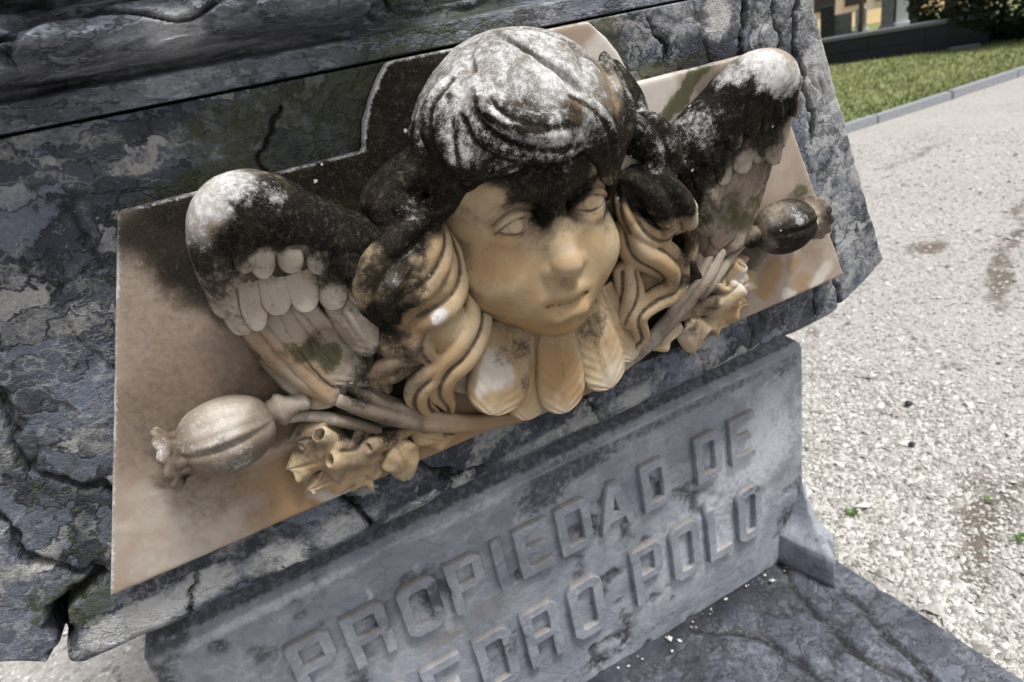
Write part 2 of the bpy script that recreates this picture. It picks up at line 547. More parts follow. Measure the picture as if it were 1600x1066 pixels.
# ragged lower edge
edge = fbm(X*26, 2.2, 0, 4)
Zb = Z+(1-t)**8*(.007*(edge-.45)+.022*sstep(.5, .56, X)*(1-sstep(.6, .66, X)))
relief = (fbm(X*9, 0, Z*9, 5)-.5)*.009+(np.floor(fbm(X*7+3, 5, Z*7, 4)*8)/8-.5)*.008
cut = np.zeros_like(X)
# broad fracture network, drier and finer to the right
wx = X+.05*(fbm(X*7, 4, Z*7, 3)-.5); wz = Z+.05*(fbm(X*7, 9, Z*7, 3)-.5)
jx = .012*(fbm(X*60, 4, Z*60, 3)-.5); wx = wx+jx; wz = wz+.012*(fbm(X*60, 14, Z*60, 3)-.5)
c1 = np.clip(1-np.abs(fbm(wx*6.5+20, 1, wz*3.6, 4)-.5)*60, 0, 1)*sstep(.38, .55, fbm(X*9, 2, Z*9, 2))
c2 = np.clip(1-np.abs(fbm(wx*15+4, 6, wz*8, 4)-.5)*40, 0, 1)*sstep(.48, .56, fbm(X*4, 7, Z*4, 2))
c3 = np.clip(1-np.abs(fbm(wx*24+4, 3, wz*9, 3)-.5)*20, 0, 1)*sstep(.2, .3, X)*sstep(.15, .3, Z)
cut = np.maximum(np.maximum(c1*.8, c2*.7), c3*.7)
def crack(pts, w, amp, wob=.011, seed=0):
    """a meandering crack through (x,z) points"""
    d = np.full(X.shape, 9.0)
    p, _ = curve([(a, 0, b) for a, b in pts], [1]*len(pts), 8)
    xx = X+wob*2*(fbm(X*55+seed, 0, Z*55, 4)-.5); zz = Zb+wob*2*(fbm(X*55+seed, 5, Z*55, 4)-.5)
    for a, b in zip(p[:-1], p[1:]):
        vx, vz = b[0]-a[0], b[2]-a[2]; L2 = vx*vx+vz*vz+1e-12
        q = np.clip(((xx-a[0])*vx+(zz-a[2])*vz)/L2, 0, 1)
        d = np.minimum(d, np.hypot(xx-a[0]-q*vx, zz-a[2]-q*vz))
    return amp*np.clip(1-d/w, 0, 1)
Y = .020-relief+cut*.0045
deep = np.zeros_like(X)
for pts, w, amp, sd in [
        ([(-.5, .02), (-.545, .0), (-.556, -.03), (-.574, -.06), (-.578, -.08)], .011, 1, 1),
        ([(-.52, .3), (-.5, .22), (-.51, .14), (-.47, .1), (-.45, .05)], .005, .5, 2),
        ([(-.56, .2), (-.55, .1), (-.53, .04), (-.5, .02)], .006, .6, 3),
        ([(.335, .335), (.335, .36), (.345, .39), (.35, .41)], .006, .9, 4),
        ([(.42, .41), (.43, .37), (.428, .33), (.455, .25), (.46, .2)], .0045, .8, 5),
        ([(.385, .41), (.392, .37), (.405, .33)], .004, .7, 6),
        ([(.20, .40), (.215, .37), (.222, .35)], .003, .6, 7),
        ([(.50, .06), (.505, .02), (.51, -.03), (.525, -.07)], .006, .7, 8),
        ([(.465, .02), (.47, -.02), (.462, -.06)], .005, .8, 9),
        ([(-.19, -.002), (-.18, -.02), (-.165, -.03), (-.15, -.045), (-.11, -.06)], .005, .7, 10),
        ([(-.27, -.01), (-.26, -.03), (-.256, -.05), (-.25, -.074)], .004, .8, 11),
        ([(-.435, -.03), (-.445, -.05), (-.45, -.075)], .003, .7, 12),
        ([(.05, -.02), (.06, -.045), (.062, -.07)], .003, .5, 13),
        ([(-.205, .385), (-.215, .37), (-.235, .352), (-.24, .335)], .0022, .5, 14)]:
    deep = np.maximum(deep, crack(pts, w, amp, seed=sd*7.7))
Y = Y+deep*.02+crack([(-.545, .0), (-.556, -.03), (-.574, -.06), (-.578, -.08)], .009, .06, seed=7.7)
# broken rounding towards the edges
ed = np.minimum(np.minimum(X-leftX, rightX-X), np.minimum((Z+.074)*1.0, .05))
Y = Y+.007*np.clip(1-ed/(.004+.010*fbm(X*30, 1, Z*30, 4)), 0, 1)**1.5
crk = np.clip(np.maximum(np.maximum(c1*.75, c2*.5)*.9, deep*1.6), 0, 1)
mosB = np.zeros_like(X)
for (x, z, rx, rz, a) in [(-.2, .37, .12, .05, .75), (-.13, .37, .05, .06, .95), (-.24, .345, .09, .016, .95), (-.31, .34, .06, .012, .6), (.14, .37, .035, .05, .9), (.2, .342, .1, .012, .7),
                          (-.5, .1, .05, .16, .45), (-.53, .0, .05, .04, .7), (.02, .40, .15, .02, .6)]:
    mosB = np.maximum(mosB, a*(1-sstep(.4, 1.4, np.hypot((X-x)/rx, (Z-z)/rz))))
whtB = np.zeros_like(X)
for (x, z, rx, rz, a) in [(.52, .1, .09, .2, .55), (.48, .28, .06, .12, .68), (.42, .37, .1, .05, .6), (.57, .0, .06, .06, .5), (.24, .385, .05, .03, .55), (.3, .38, .03, .03, .75), (.36, .375, .05, .03, .5), (.25, -.04, .06, .03, .5), (.52, -.03, .05, .03, .5), (-.5, -.05, .06, .024, .95), (-.43, -.045, .05, .022, .85), (-.36, -.05, .05, .022, .75), (-.28, -.05, .05, .02, .65), (.0, -.06, .1, .012, .5), (.12, -.055, .06, .02, .5), (-.2, -.065, .05, .012, .55), (-.52, .2, .02, .1, .5)]:
    whtB = np.maximum(whtB, a*(1-sstep(.4, 1.4, np.hypot((X-x)/rx, (Z-z)/rz))))
blkB = np.zeros_like(X)
for (x, z, rx, rz, a) in [(.0, -.05, .2, .03, .5), (-.2, -.04, .12, .03, .5), (-.47, .02, .05, .03, .6), (.17, .37, .04, .04, .5), (-.18, .36, .08, .05, .5)]:
    blkB = np.maximum(blkB, a*(1-sstep(.4, 1.4, np.hypot((X-x)/rx, (Z-z)/rz))))
block = skirted('plaque_block', X, Y, Zb, .62, M_stone, tomb, dict(crk=crk, mos=mosB, wht=whtB, blk=blkB))
tag(block, 'cracked tapering marble block behind the angel plaque')

# ---- upper course: flat band and broken roll moulding ----------------------
nu, nv = 640, 210
Xs = np.linspace(-.60, .452, nu)[:, None]; zs = np.linspace(.4075, .70, nv)[None, :]
X = Xs+0*zs; Z = zs+0*Xs
def prof(z, r0, r1, z0, z1):
    q = np.clip((z-z0)/(z1-z0), 0, 1)
    return r0+(r1-r0)*np.sqrt(np.clip(1-(2*q-1)**2, 0, 1))
wob = .010*(fbm(X*9, 1, 0, 3)-.5)
zz = Z+wob*sstep(.425, .45, Z)
pr = np.full(X.shape, -.022)
rec = sstep(.427, .433, zz)*(1-sstep(.435, .448, zz))
roll = prof(zz, -.03, .05, .437, .487)
pr = np.where(zz > .437, roll, pr)
up_ = prof(zz, .0, .05, .485, .62)
pr = np.where(zz > .485, up_, pr)
end = -.125+.035*(fbm(Z*30, 2, 0, 3)-.5)+(Z-.44)*.7
brk = sstep(end-.008, end+.012, X)                      # where the roll has broken away
lay = (fbm(X*10, 2, Z*70, 4)-.5)
brokeY = -.030+.03*lay+.02*sstep(.455, .52, Z)
pr = pr*(1-brk)+np.where(Z > .43, brokeY, pr)*brk
rel = (fbm(X*13, 5, Z*34, 5)-.5)*.026+(fbm(X*45, 3, Z*90, 4)-.5)*.012
wz2 = Z+.02*(fbm(X*16, 2, Z*16, 4)-.5)
cl = np.clip(1-np.abs(fbm(X*6, 8, wz2*26, 3)-.5)*38, 0, 1)*sstep(.44, .455, Z)
cv = np.clip(1-np.abs(fbm(X*17+3, 4, wz2*9, 3)-.5)*40, 0, 1)*sstep(.44, .455, Z)*sstep(.45, .55, fbm(X*6, 9, Z*6, 2))
amp = sstep(.428, .45, Z)
lv = fbm(X*6, 4, wz2*30, 3)*7
step = (np.floor(lv)+sstep(.80, 1.0, lv-np.floor(lv)))/7*.055*amp*(1-brk)
pr = pr+rel*(.12+.88*amp)-cl*.016*amp-cv*.010*amp+step-.028*amp
cl = np.maximum(cl, cv)
pr = pr-rec*.02
crk = np.clip(cl*.8*amp+rec*.3*(1-brk), 0, 1)
mosU = (.35*sstep(.45, .65, fbm(X*8, 2, Z*8, 3))+.25)*sstep(-.45, -.1, X)*(1-sstep(.1, .3, X))
mosU = np.maximum(mosU, .5*(1-sstep(.43, .45, Z))*(1-sstep(-.05, .1, X))*sstep(-.25, -.1, X))
whtU = .6*(1-sstep(.5, 1.3, np.hypot((X+.27)/.03, (Z-.455)/.02)))+.5*(1-sstep(.5, 1.3, np.hypot((X+.42)/.05, (Z-.47)/.02)))
upper = skirted('moulding_course', X, -pr, Z, .62, M_rock, tomb, dict(crk=crk, mos=mosU, wht=whtU))
tag(upper, 'broken rough roll moulding above the plaque block')

# ---- pedestal ---------------------------------------------------------------
PF, PX, PT, PB = .112, .543, -.167, -.634
prof_pts = [(.0, PB), (.0, PT-.006), (.002, PT-.002), (.006, PT+.003), (.09, PT+.075), (.095, -.0765)]
cols = []
nx, nz = 300, 130
xs = np.linspace(-1, 1, nx)
rows = [(0.0, z) for z in np.linspace(PB, PT-.008, nz)]+[(.0015, PT-.004), (.005, PT+.001), (.009, PT+.006), (.05, PT+.04), (.09, PT+.076)]
V = []
for ins, z in rows:
    V.append(np.stack([xs*(PX-ins*.9), np.full(nx, PF+ins), np.full(nx, z)], 1))
V = np.array(V).transpose(1, 0, 2)       # nx, nrows, 3
Xp, Yp, Zp = V[..., 0].copy(), V[..., 1].copy(), V[..., 2].copy()
Yp += (fbm(Xp*8, 0, Zp*8, 3)-.5)*.002
chip = np.clip(fbm(Xp*30, 2, Zp*30, 4)-.62, 0, 1)*sstep(.5, .62, fbm(Xp*5+3, 4, Zp*5, 2))
Yp += chip*.03
e = np.minimum(PX-np.abs(Xp), 1)
Yp += .006*np.clip(1-e/.006, 0, 1)**2
blkP = np.zeros_like(Xp)
for (x, z, rx, rz, a) in [(.05, -.19, .12, .03, .75), (.0, -.2, .05, .05, .7), (-.02, -.21, .05, .03, .6), (.3, -.185, .3, .014, .6), (.5, -.19, .06, .03, .6), (-.28, -.27, .03, .04, .6), (-.2, -.28, .03, .04, .8), (-.22, -.24, .05, .02, .7),
                          (.47, -.4, .05, .05, .6), (.42, -.43, .03, .02, .7), (.5, -.53, .05, .05, .7), (.25, -.44, .03, .03, .4), (.1, -.55, .04, .05, .5), (-.12, -.45, .04, .05, .5), (.04, -.6, .2, .02, .5), (-.36, -.24, .04, .012, .5), (.2, -.6, .1, .015, .5)]:
    blkP = np.maximum(blkP, a*(1-sstep(.3, 1.4, np.hypot((Xp-x)/rx, (Zp-z)/rz))))
whtP = np.zeros_like(Xp)
for (x, z, rx, rz, a) in [(-.4, -.18, .2, .012, .7), (-.12, -.182, .12, .01, .6), (-.28, -.25, .006, .05, .7), (-.21, -.23, .01, .02, .6), (-.19, -.33, .012, .07, .6), (.42, -.33, .16, .12, .75), (.3, -.45, .2, .12, .62), (.15, -.52, .15, .06, .45), (.3, -.35, .1, .03, .4), (.1, -.35, .15, .03, .4)]:
    whtP = np.maximum(whtP, a*(1-sstep(.3, 1.4, np.hypot((Xp-x)/rx, (Zp-z)/rz))))
ochP = np.zeros_like(Xp)
for (x, z, rx, rz, a) in [(-.12, -.36, .06, .03, .55), (-.2, -.37, .06, .02, .6), (-.18, -.3, .03, .06, .35)]:
    ochP = np.maximum(ochP, a*(1-sstep(.3, 1.4, np.hypot((Xp-x)/rx, (Zp-z)/rz))))
chamfer_shade = sstep(PT-.002, PT+.006, Zp)  # shade under the block's overhang, painted into the chamfer's colour
pedestal = skirted('pedestal', Xp, Yp, Zp, .60, M_ped, tomb, dict(blk=np.maximum(blkP, chamfer_shade*.72), wht=np.maximum(whtP, .5*np.exp(-((Zp-PT+.008)/.005)**2))*(1-chamfer_shade), och=np.maximum(ochP, chamfer_shade*.35), crk=np.clip(chip*6, 0, .8)))
tag(pedestal, 'pale grey marble pedestal with raised capital lettering')
PF_ = PF

# ---- remnant of the plinth at the pedestal's corner --------------------------
def prism(name, poly, z0, z1, mat, parent, noise=.0, flare=None):
    bm = bmesh.new()
    lo = [bm.verts.new((x, y, z0)) for x, y in poly]
    hi = [bm.verts.new((x, y, z)) for (x, y), z in zip(poly, z1 if isinstance(z1, (list, tuple)) else [z1]*len(poly))]
    bm.faces.new(lo[::-1]); bm.faces.new(hi)
    for i in range(len(poly)):
        j = (i+1) % len(poly)
        bm.faces.new((lo[i], lo[j], hi[j], hi[i]))
    bmesh.ops.subdivide_edges(bm, edges=bm.edges[:], cuts=7, use_grid_fill=True)
    for v in bm.verts:
        c = v.co
        v.co = c+Vector([float(noise*2*(fbm(c.x*30+o, c.y*30, c.z*30, 3)-.5)) for o in (0, 7, 13)])
    return bm_obj(name, bm, mat, parent, smooth=False)
def plinth_corner():
    poly = [(.470, .118), (.484, .062), (.498, .008), (.524, .026), (.550, .052), (.562, .085), (.568, .118)]
    cx, cy = .536, .117
    bm = bmesh.new()
    rings = []
    for z, k_ in [(-.634, 1), (-.60, .995), (-.575, 1.0), (-.566, .97), (-.556, .82), (-.545, .62), (-.53, .44), (-.512, .30), (-.49, .19), (-.465, .09), (-.445, .03)]:
        rings.append([bm.verts.new((cx+(x-cx)*k_+.006*(fbm(x*40, y*40, z*40, 3)-.5), cy+(y-cy)*k_+.006*(fbm(x*40, y*40, z*40+9, 3)-.5), z)) for x, y in poly])
    for A, B in zip(rings[:-1], rings[1:]):
        for k_ in range(len(poly)):
            j = (k_+1) % len(poly); bm.faces.new((A[k_], A[j], B[j], B[k_]))
    bm.faces.new(rings[-1]); bm.faces.new(rings[0][::-1])
    bmesh.ops.subdivide_edges(bm, edges=bm.edges[:], cuts=2, use_grid_fill=True)
    for v in bm.verts:
        c = v.co; v.co = c+Vector([float(.005*(fbm(c.x*70+o, c.y*70, c.z*70, 3)-.5)) for o in (0, 7, 13)])
    return bm_obj('plinth_corner', bm, M_ped, tomb, smooth=True)
foot = plinth_corner()
_c, _n = get_co(foot)
set_attr(foot, 'blk', blobs(_c, [(.50, .06, -.53, .025, .7), (.52, .03, -.57, .02, .6), (.49, .06, -.62, .03, .5), (.54, .05, -.60, .02, .4)], .3))
tag(foot, 'broken corner of the plinth at the foot of the pedestal')

# ---- base slab ----------------------------------------------------------------
nu, nv = 250, 270
X = np.linspace(-.60, .566, nu)[:, None]+0*np.zeros((1, nv)); Yg = np.concatenate([np.linspace(-2.4, -.7, 40), np.linspace(-.66, .62, nv-40)])[None, :]+0*X  # unseen front stretch, lengthened past the camera to cut gravel bounce light
wx = X+.05*(fbm(X*6, Yg*6, 1, 3)-.5); wy = Yg+.05*(fbm(X*6, Yg*6, 5, 3)-.5)
def gcrack(pts, w):
    d = np.full(X.shape, 9.0)
    xx = X+.03*(fbm(X*22, Yg*22, 2, 4)-.5); yy = Yg+.03*(fbm(X*22, Yg*22, 7, 4)-.5)
    for a, b in zip(pts[:-1], pts[1:]):
        vx, vy = b[0]-a[0], b[1]-a[1]; L2 = vx*vx+vy*vy
        q = np.clip(((xx-a[0])*vx+(yy-a[1])*vy)/L2, 0, 1)
        d = np.minimum(d, np.hypot(xx-a[0]-q*vx, yy-a[1]-q*vy))
    return np.clip(1-d/w, 0, 1)
c1 = np.clip(1-np.abs(fbm(wx*4.2, wy*4.2, 11, 3)-.5)*22, 0, 1)
c1 = np.maximum(c1*.6, gcrack([(.47, .11), (.45, .06), (.43, -.02), (.41, -.1), (.43, -.2)], .012))
c1 = np.maximum(c1, gcrack([(.5, .0), (.5, -.05), (.47, -.11), (.46, -.2)], .012))
c1 = np.maximum(c1, gcrack([(.22, .1), (.3, .03), (.33, -.06), (.3, -.2)], .012))
Zs = -.632+(fbm(X*7, Yg*7, 3, 5)-.5)*.016-c1*.010
ed = np.minimum(X+.60, .566-X)
Zs -= .008*np.clip(1-ed/.012, 0, 1)**2
blkS = .8*(1-sstep(0, .05, np.abs(Yg-.105)))*(.4+.6*fbm(X*15, Yg*15, 0, 3))+.4*sstep(.5, .6, fbm(X*5, Yg*5, 2, 3))
v = np.stack([X, Yg, Zs], -1).reshape(-1, 3)
f = [tuple(q) for q in grid_faces(nu, nv)]
ring = [i*nv for i in range(nu)]+[(nu-1)*nv+j for j in range(1, nv)]+[i*nv+nv-1 for i in range(nu-2, -1, -1)]+[j for j in range(nv-2, 0, -1)]
bk = v[ring].copy(); bk[:, 2] = GROUND-.05
n0 = len(v); v = np.vstack([v, bk]); L = len(ring)
f += [(ring[(i+1) % L], ring[i], n0+i, n0+(i+1) % L) for i in range(L)]
base = mesh_obj('base_slab', v, f, M_base, tomb)
for k, a in dict(crk=np.clip(c1*1.1, 0, 1), blk=blkS).items():
    set_attr(base, k, np.concatenate([a.ravel(), a.ravel()[ring]]))
tag(base, 'dark cracked stone slab under the pedestal')

# ---- raised lettering -----------------------------------------------------------
def letter_shape(ch, w, h, t):
    """closed outlines (first = outside) of a block capital with clipped corners"""
    c = t*.55
    def oct_(x0, y0, x1, y1, c, lc=True):
        p = []
        p += [(x0+c, y0), (x1-c, y0), (x1, y0+c), (x1, y1-c), (x1-c, y1), (x0+c, y1), (x0, y1-c), (x0, y0+c)] if lc else [(x0, y0), (x1-c, y0), (x1, y0+c), (x1, y1-c), (x1-c, y1), (x0, y1)]
        return p
    if ch == 'I': return [[(0, 0), (t, 0), (t, h), (0, h)]]
    if ch == 'L': return [[(0, 0), (w, 0), (w, t), (t, t), (t, h), (0, h)]]
    if ch == 'E': return [[(0, 0), (w, 0), (w, t*.9), (t, t*.9), (t, h/2-t*.42), (w*.84, h/2-t*.42), (w*.84, h/2+t*.42), (t, h/2+t*.42), (t, h-t*.9), (w, h-t*.9), (w, h), (0, h)]]
    if ch == 'O': return [oct_(0, 0, w, h, c*1.3), oct_(t, t, w-t, h-t, c*.5)[::-1]]
    if ch == 'D': return [oct_(0, 0, w, h, c*1.3, False), oct_(t, t, w-t, h-t, c*.4, False)[::-1]]
    if ch == 'P':
        y = h*.40
        return [[(0, 0), (t, 0), (t, y), (w-c*1.2, y), (w, y+c*1.2), (w, h-c*1.2), (w-c*1.2, h), (0, h)],
                [(t, y+t*.8), (w-t, y+t*.8), (w-t, h-t*.85), (t, h-t*.85)][::-1]]
    if ch == 'R':
        y = h*.40
        return [[(0, 0), (t, 0), (t, y), (w-t, y), (w-t, 0), (w, 0), (w, y-c*.1), (w-c*.6, y+t*.4), (w, y+t*.8), (w, h-c*1.2), (w-c*1.2, h), (0, h)],
                [(t, y+t*.8), (w-t, y+t*.8), (w-t, h-t*.85), (t, h-t*.85)][::-1]]
    if ch == 'A':
        return [[(0, 0), (t, 0), (t*1.25, h*.2), (w-t*1.25, h*.2), (w-t, 0), (w, 0), (w*.5+t*.6, h), (w*.5-t*.6, h)],
                [(w*.5-t*.42, h*.36), (w*.5+t*.42, h*.36), (w*.5, h*.72)][::-1]]
def letter(ch, x, z, w, h, t):
    cu = bpy.data.curves.new('letter', 'CURVE'); cu.dimensions = '2D'; cu.fill_mode = 'BOTH'
    cu.extrude = .0062; cu.bevel_depth = .0009; cu.bevel_resolution = 0; cu.offset = -.0006
    for pl in letter_shape(ch, w, h, t):
        sp = cu.splines.new('POLY'); sp.points.add(len(pl)-1); sp.use_cyclic_u = True
        for q, (a, b) in zip(sp.points, pl): q.co = (a, b, 0, 1)
    tmp = bpy.data.objects.new('letter', cu); C.objects.link(tmp)
    me = bpy.data.meshes.new_from_object(tmp.evaluated_get(bpy.context.evaluated_depsgraph_get()))
    bpy.data.objects.remove(tmp)
    o = bpy.data.objects.new('letter', me)
    bm = bmesh.new(); bm.from_mesh(me)
    bmesh.ops.transform(bm, matrix=Matrix.Translation((x, PF_-.0034, z)) @ Matrix.Rotation(math.pi/2, 4, 'X'), verts=bm.verts[:])
    bmesh.ops.subdivide_edges(bm, edges=[e_ for e_ in bm.edges if e_.calc_length() > .02], cuts=3)
    for v_ in bm.verts:
        v_.co.x += .0007*(fbm(v_.co.x*60, 1, v_.co.z*60, 2)-.5)*2; v_.co.z += .0007*(fbm(v_.co.x*60, 9, v_.co.z*60, 2)-.5)*2
        v_.co.y += .0012*(fbm(v_.co.x*40, 5, v_.co.z*40, 2)-.5)
    bm.to_mesh(me); bm.free()
    me.materials.clear(); me.materials.append(M_ped)
    link(o, pedestal)
    co, no = get_co(o)
    set_attr(o, 'och', np.clip(no[:, 2], 0, 1)*.7)
    set_attr(o, 'blk', blobs(co, [(-.2, .11, -.285, .035, .8), (-.28, .11, -.29, .03, .5), (.4, .11, -.42, .03, .5), (-.11, .11, -.45, .05, .6), (-.3, .11, -.45, .05, .5)], 0))
    return o
LETTERS1 = [('P', -.403, .058), ('R', -.329, .060), ('O', -.250, .058), ('P', -.177, .056), ('I', -.102, .02), ('E', -.065, .056), ('D', .007, .059),
            ('A', .080, .068), ('D', .167, .056), ('D', .279, .056), ('E', .356, .056)]
LETTERS2 = [('P', -.336, .062), ('E', -.254, .062), ('D', -.168, .062), ('R', -.086, .064), ('O', .0, .064), ('P', .127, .062), ('O', .210, .062), ('L', .292, .054), ('O', .364, .058)]
for ch, x, w in LETTERS1: letter(ch, x, -.335, w, .092, .0150)
for ch, x, w in LETTERS2: letter(ch, x, -.518, w, .118, .0170)

# ================================================================ the marble plaque
plaque = thing('angel_plaque', 'stained cream marble relief plaque with a winged child head on the grey tomb', 'relief plaque', (0, .02, 0))

# ---- slab -------------------------------------------------------------------
outl = [(-.5, 0), (.5, 0), (.3535, .3345), (.2535, .3345), (.1535, .3345), (.1525, .3505), (.145, .367), (.132, .385), (.112, .4035), (.05, .4040), (-.05, .4040), (-.106, .4040), (-.118, .392), (-.132, .374), (-.142, .357), (-.149, .3345), (-.25, .3345), (-.359, .3345)]
def seg_clean(poly, step):
    r = []
    for a, b in zip(poly, poly[1:]+poly[:1]):
        n = max(1, int(math.dist(a, b)/step))
        for i in range(n): r.append((a[0]+(b[0]-a[0])*i/n, a[1]+(b[1]-a[1])*i/n))
    return r
def inside(px, pz, poly):
    r = np.zeros(px.shape, bool)
    for (x0, z0), (x1, z1) in zip(poly, poly[1:]+poly[:1]):
        c = ((z0 > pz) != (z1 > pz)) & (px < (x1-x0)*(pz-z0)/(z1-z0+1e-12)+x0)
        r ^= c
    return r
def poly_dist(px, pz, poly):
    d = np.full(px.shape, 9.0)
    for (x0, z0), (x1, z1) in zip(poly, poly[1:]+poly[:1]):
        vx, vz = x1-x0, z1-z0
        t = np.clip(((px-x0)*vx+(pz-z0)*vz)/(vx*vx+vz*vz), 0, 1)
        d = np.minimum(d, np.hypot(px-x0-t*vx, pz-z0-t*vz))
    return np.where(inside(px, pz, poly), -d, d)
hS = .0028
sl = Sdf((-.515, -.010, -.012), (.515, .026, .416), hS)
slw, x, y, z = sl.win((-1, -1, -1), (1, 1, 1), 0)
d2 = poly_dist((x+0*z)[:, 0, :], (z+0*x)[:, 0, :], outl)[:, None, :]
wave = (.0012*(fbm(x*7, 0, z*7, 3)-.5))[:, :, :]
dy = np.maximum(-(y+wave), y-.021)
r = .0025
qx = d2+r; qy = dy+r
sl.d = (np.minimum(np.maximum(qx, qy), 0)+np.sqrt(np.maximum(qx, 0)**2+np.maximum(qy, 0)**2)-r).astype(np.float32)
slab = sl.build('slab', M_slab, plaque, rough=.0004)

# ---- child head ---------------------------------------------------------------
X0 = -.008
def F(x, p, z): return (X0+x, -p, z)
hd = Sdf((-.13, -.125, .085), (.12, .02, .375), .0014)
hd.ell(F(0, -.012, .272), (.100, .106, .105))                       # skull
hd.ell(F(0, .022, .198), (.080, .058, .068), .03)                    # jaw mass
hd.ell(F(0, .055, .30), (.07, .036, .045), .03)                     # brow of the forehead
for sx in (-1, 1):
    hd.ell(F(sx*.045, .035, .190), (.046, .044, .044), .02)          # cheeks
    hd.ell(F(sx*.020, .038, .158), (.036, .036, .034), .022)
hd.ell(F(.003, .047, .134), (.031, .030, .026), .020)                  # chin
for sx in (-1, 1):
    hd.ell(F(sx*.046, .104, .247), (.031, .032, .019), .016, '-')     # sockets
    hd.ell(F(sx*.020, .099, .243), (.013, .022, .016), .014, '-')
hd.chain([F(.002, .064, .280), F(.001, .067, .252), F(0, .077, .224), F(0, .086, .202)], [.016, .0118, .0125, .0140], .016)   # nose
hd.ell(F(0, .0895, .1960), (.0165, .0155, .0130), .006)
for sx in (-1, 1):
    hd.ell(F(sx*.0165, .0755, .1930), (.0105, .0130, .0100), .005)
    hd.ell(F(sx*.0080, .0885, .1825), (.0054, .0080, .0036), .003, '-')
    hd.chain([F(sx*.0275, .0725, .1985), F(sx*.0265, .0735, .1870)], [.0012, .0016], .006, '-')
# muzzle and lips
hd.ell(F(0, .053, .164), (.038, .023, .026), .018)
hd.chain([F(-.042, .0580, .1608), F(-.024, .0725, .1640), F(-.007, .0802, .1660), F(0, .0797, .1640), F(.007, .0802, .1660), F(.024, .0725, .1640), F(.042, .0580, .1608)], [.0034, .0080, .0100, .0100, .0100, .0080, .0034], .0040)
hd.chain([F(-.032, .0600, .1490), F(-.014, .0735, .1415), F(.014, .0735, .1415), F(.032, .0600, .1490)], [.0054, .0112, .0112, .0054], .0040)
hd.chain([F(-.046, .0585, .1618), F(-.028, .0740, .1572), F(-.011, .0855, .1550), F(0, .0875, .1534), F(.011, .0855, .1550), F(.028, .0740, .1572), F(.046, .0585, .1618)], [.0008, .0018, .0030, .0032, .0030, .0018, .0008], .0020, '-')
for sx in (-1, 1):
    hd.ell(F(sx*.0465, .0575, .1620), (.0028, .0036, .0036), .010, '-')
hd.chain([F(0, .0850, .179), F(0, .0870, .1735)], [.0024, .0032], .008, '-')      # philtrum
hd.chain([F(-.016, .0730, .1290), F(0, .0770, .1280), F(.016, .0730, .1290)], [.0035, .0050, .0035], .012, '-')   # below the lip
# brows
for sx in (-1, 1):
    hd.chain([F(.004+sx*.016, .076, .274), F(.004+sx*.034, .079, .283), F(.004+sx*.056, .065, .283), F(.004+sx*.074, .045, .272)], [.006, .0090, .0085, .006], .018)
# eyes
FACE_LINES = []
for sx in (-1, 1):
    ec = np.array(F(.004+sx*.0415, .0565, .2430)); er = .0235
    gz = np.array([-.12, -1, .06]); gz /= np.linalg.norm(gz)
    def eyept(ax, az, rr=er):
        v_ = np.array([math.sin(ax)*math.cos(az), -math.cos(ax)*math.cos(az), math.sin(az)])
        return ec+v_*rr
    AA = np.linspace(-1.05, 1.05, 19)
    n_ = len(AA)
    def prof_r(r0, r1): return [r0+(r1-r0)*math.sin(math.pi*i/(n_-1))**.6 for i in range(n_)]
    up_l = [eyept(a, -.03+.50*math.cos(a*1.42), er+.0010) for a in AA]
    lo_l = [eyept(a, -.05-.36*math.cos(a*1.42), er+.0002) for a in AA]
    # orbit is hollowed out again so that ball and lids stand clear
    hd.ell(ec+np.array([0, -.019, .003]), (.030, .022, .020), .008, '-')
    hd.chain([p_+np.array([0, .0050, .0060]) for p_ in up_l], prof_r(.003, .0068), .006)
    hd.chain([p_+np.array([0, .0045, -.0050]) for p_ in lo_l], prof_r(.003, .0060), .008)
    hd.ell(ec, (er, er, er), .0008)
    hd.chain([p_+np.array([0, -.0006, 0]) for p_ in up_l], prof_r(.0018, .0036), .0010)
    hd.chain([p_+np.array([0, -.0006, .0058]) for p_ in up_l], prof_r(.0008, .0022), .0022, '-')      # lid crease
    hd.chain(lo_l, prof_r(.0010, .0022), .0012)
    FACE_LINES += [np.array([p_+np.array([0, .0008, .0054]) for p_ in up_l]), np.array([p_+np.array([0, 0, -.0030]) for p_ in up_l]), np.array([p_+np.array([0, 0, .0022]) for p_ in lo_l])]  # lid lines, later tinted dark as grime and painted shade
    # cut iris and pupil
    ux = np.cross(gz, [0, 0, 1.0]); ux /= np.linalg.norm(ux); uz = np.cross(ux, gz)
    def er_(th, n_=27): return [ec+gz*er*math.cos(th)+(ux*math.cos(a)+uz*math.sin(a))*er*math.sin(th) for a in np.linspace(0, 2*math.pi, n_)]
    hd.chain(er_(.42), [.0016]*27, .0012, '-')
    hd.chain([ec+gz*er+ux*.0028*math.cos(a)+uz*(.001+.0028*math.sin(a)) for a in np.linspace(math.pi*.9, math.pi*2.3, 14)], [.0013]*14, .0010, '-')
# ears
for sx in (-1, 1):
    hd.ell(F(sx*.092, .010, .222), (.012, .016, .026), .008)
    hd.chain([F(sx*.096, .018, .247), F(sx*.103, .022, .228), F(sx*.098, .022, .203)], [.005, .006, .006], .004)
FACE_LINES.append(np.array([F(-.042, .060, .1606), F(-.028, .0710, .1572), F(-.011, .081, .1550), F(0, .082, .1534), F(.011, .081, .1550), F(.028, .0710, .1572), F(.042, .060, .1606)]))  # mouth line, darkened in colour like the lids
head = hd.build('head', M_marble, plaque, rough=.0003)

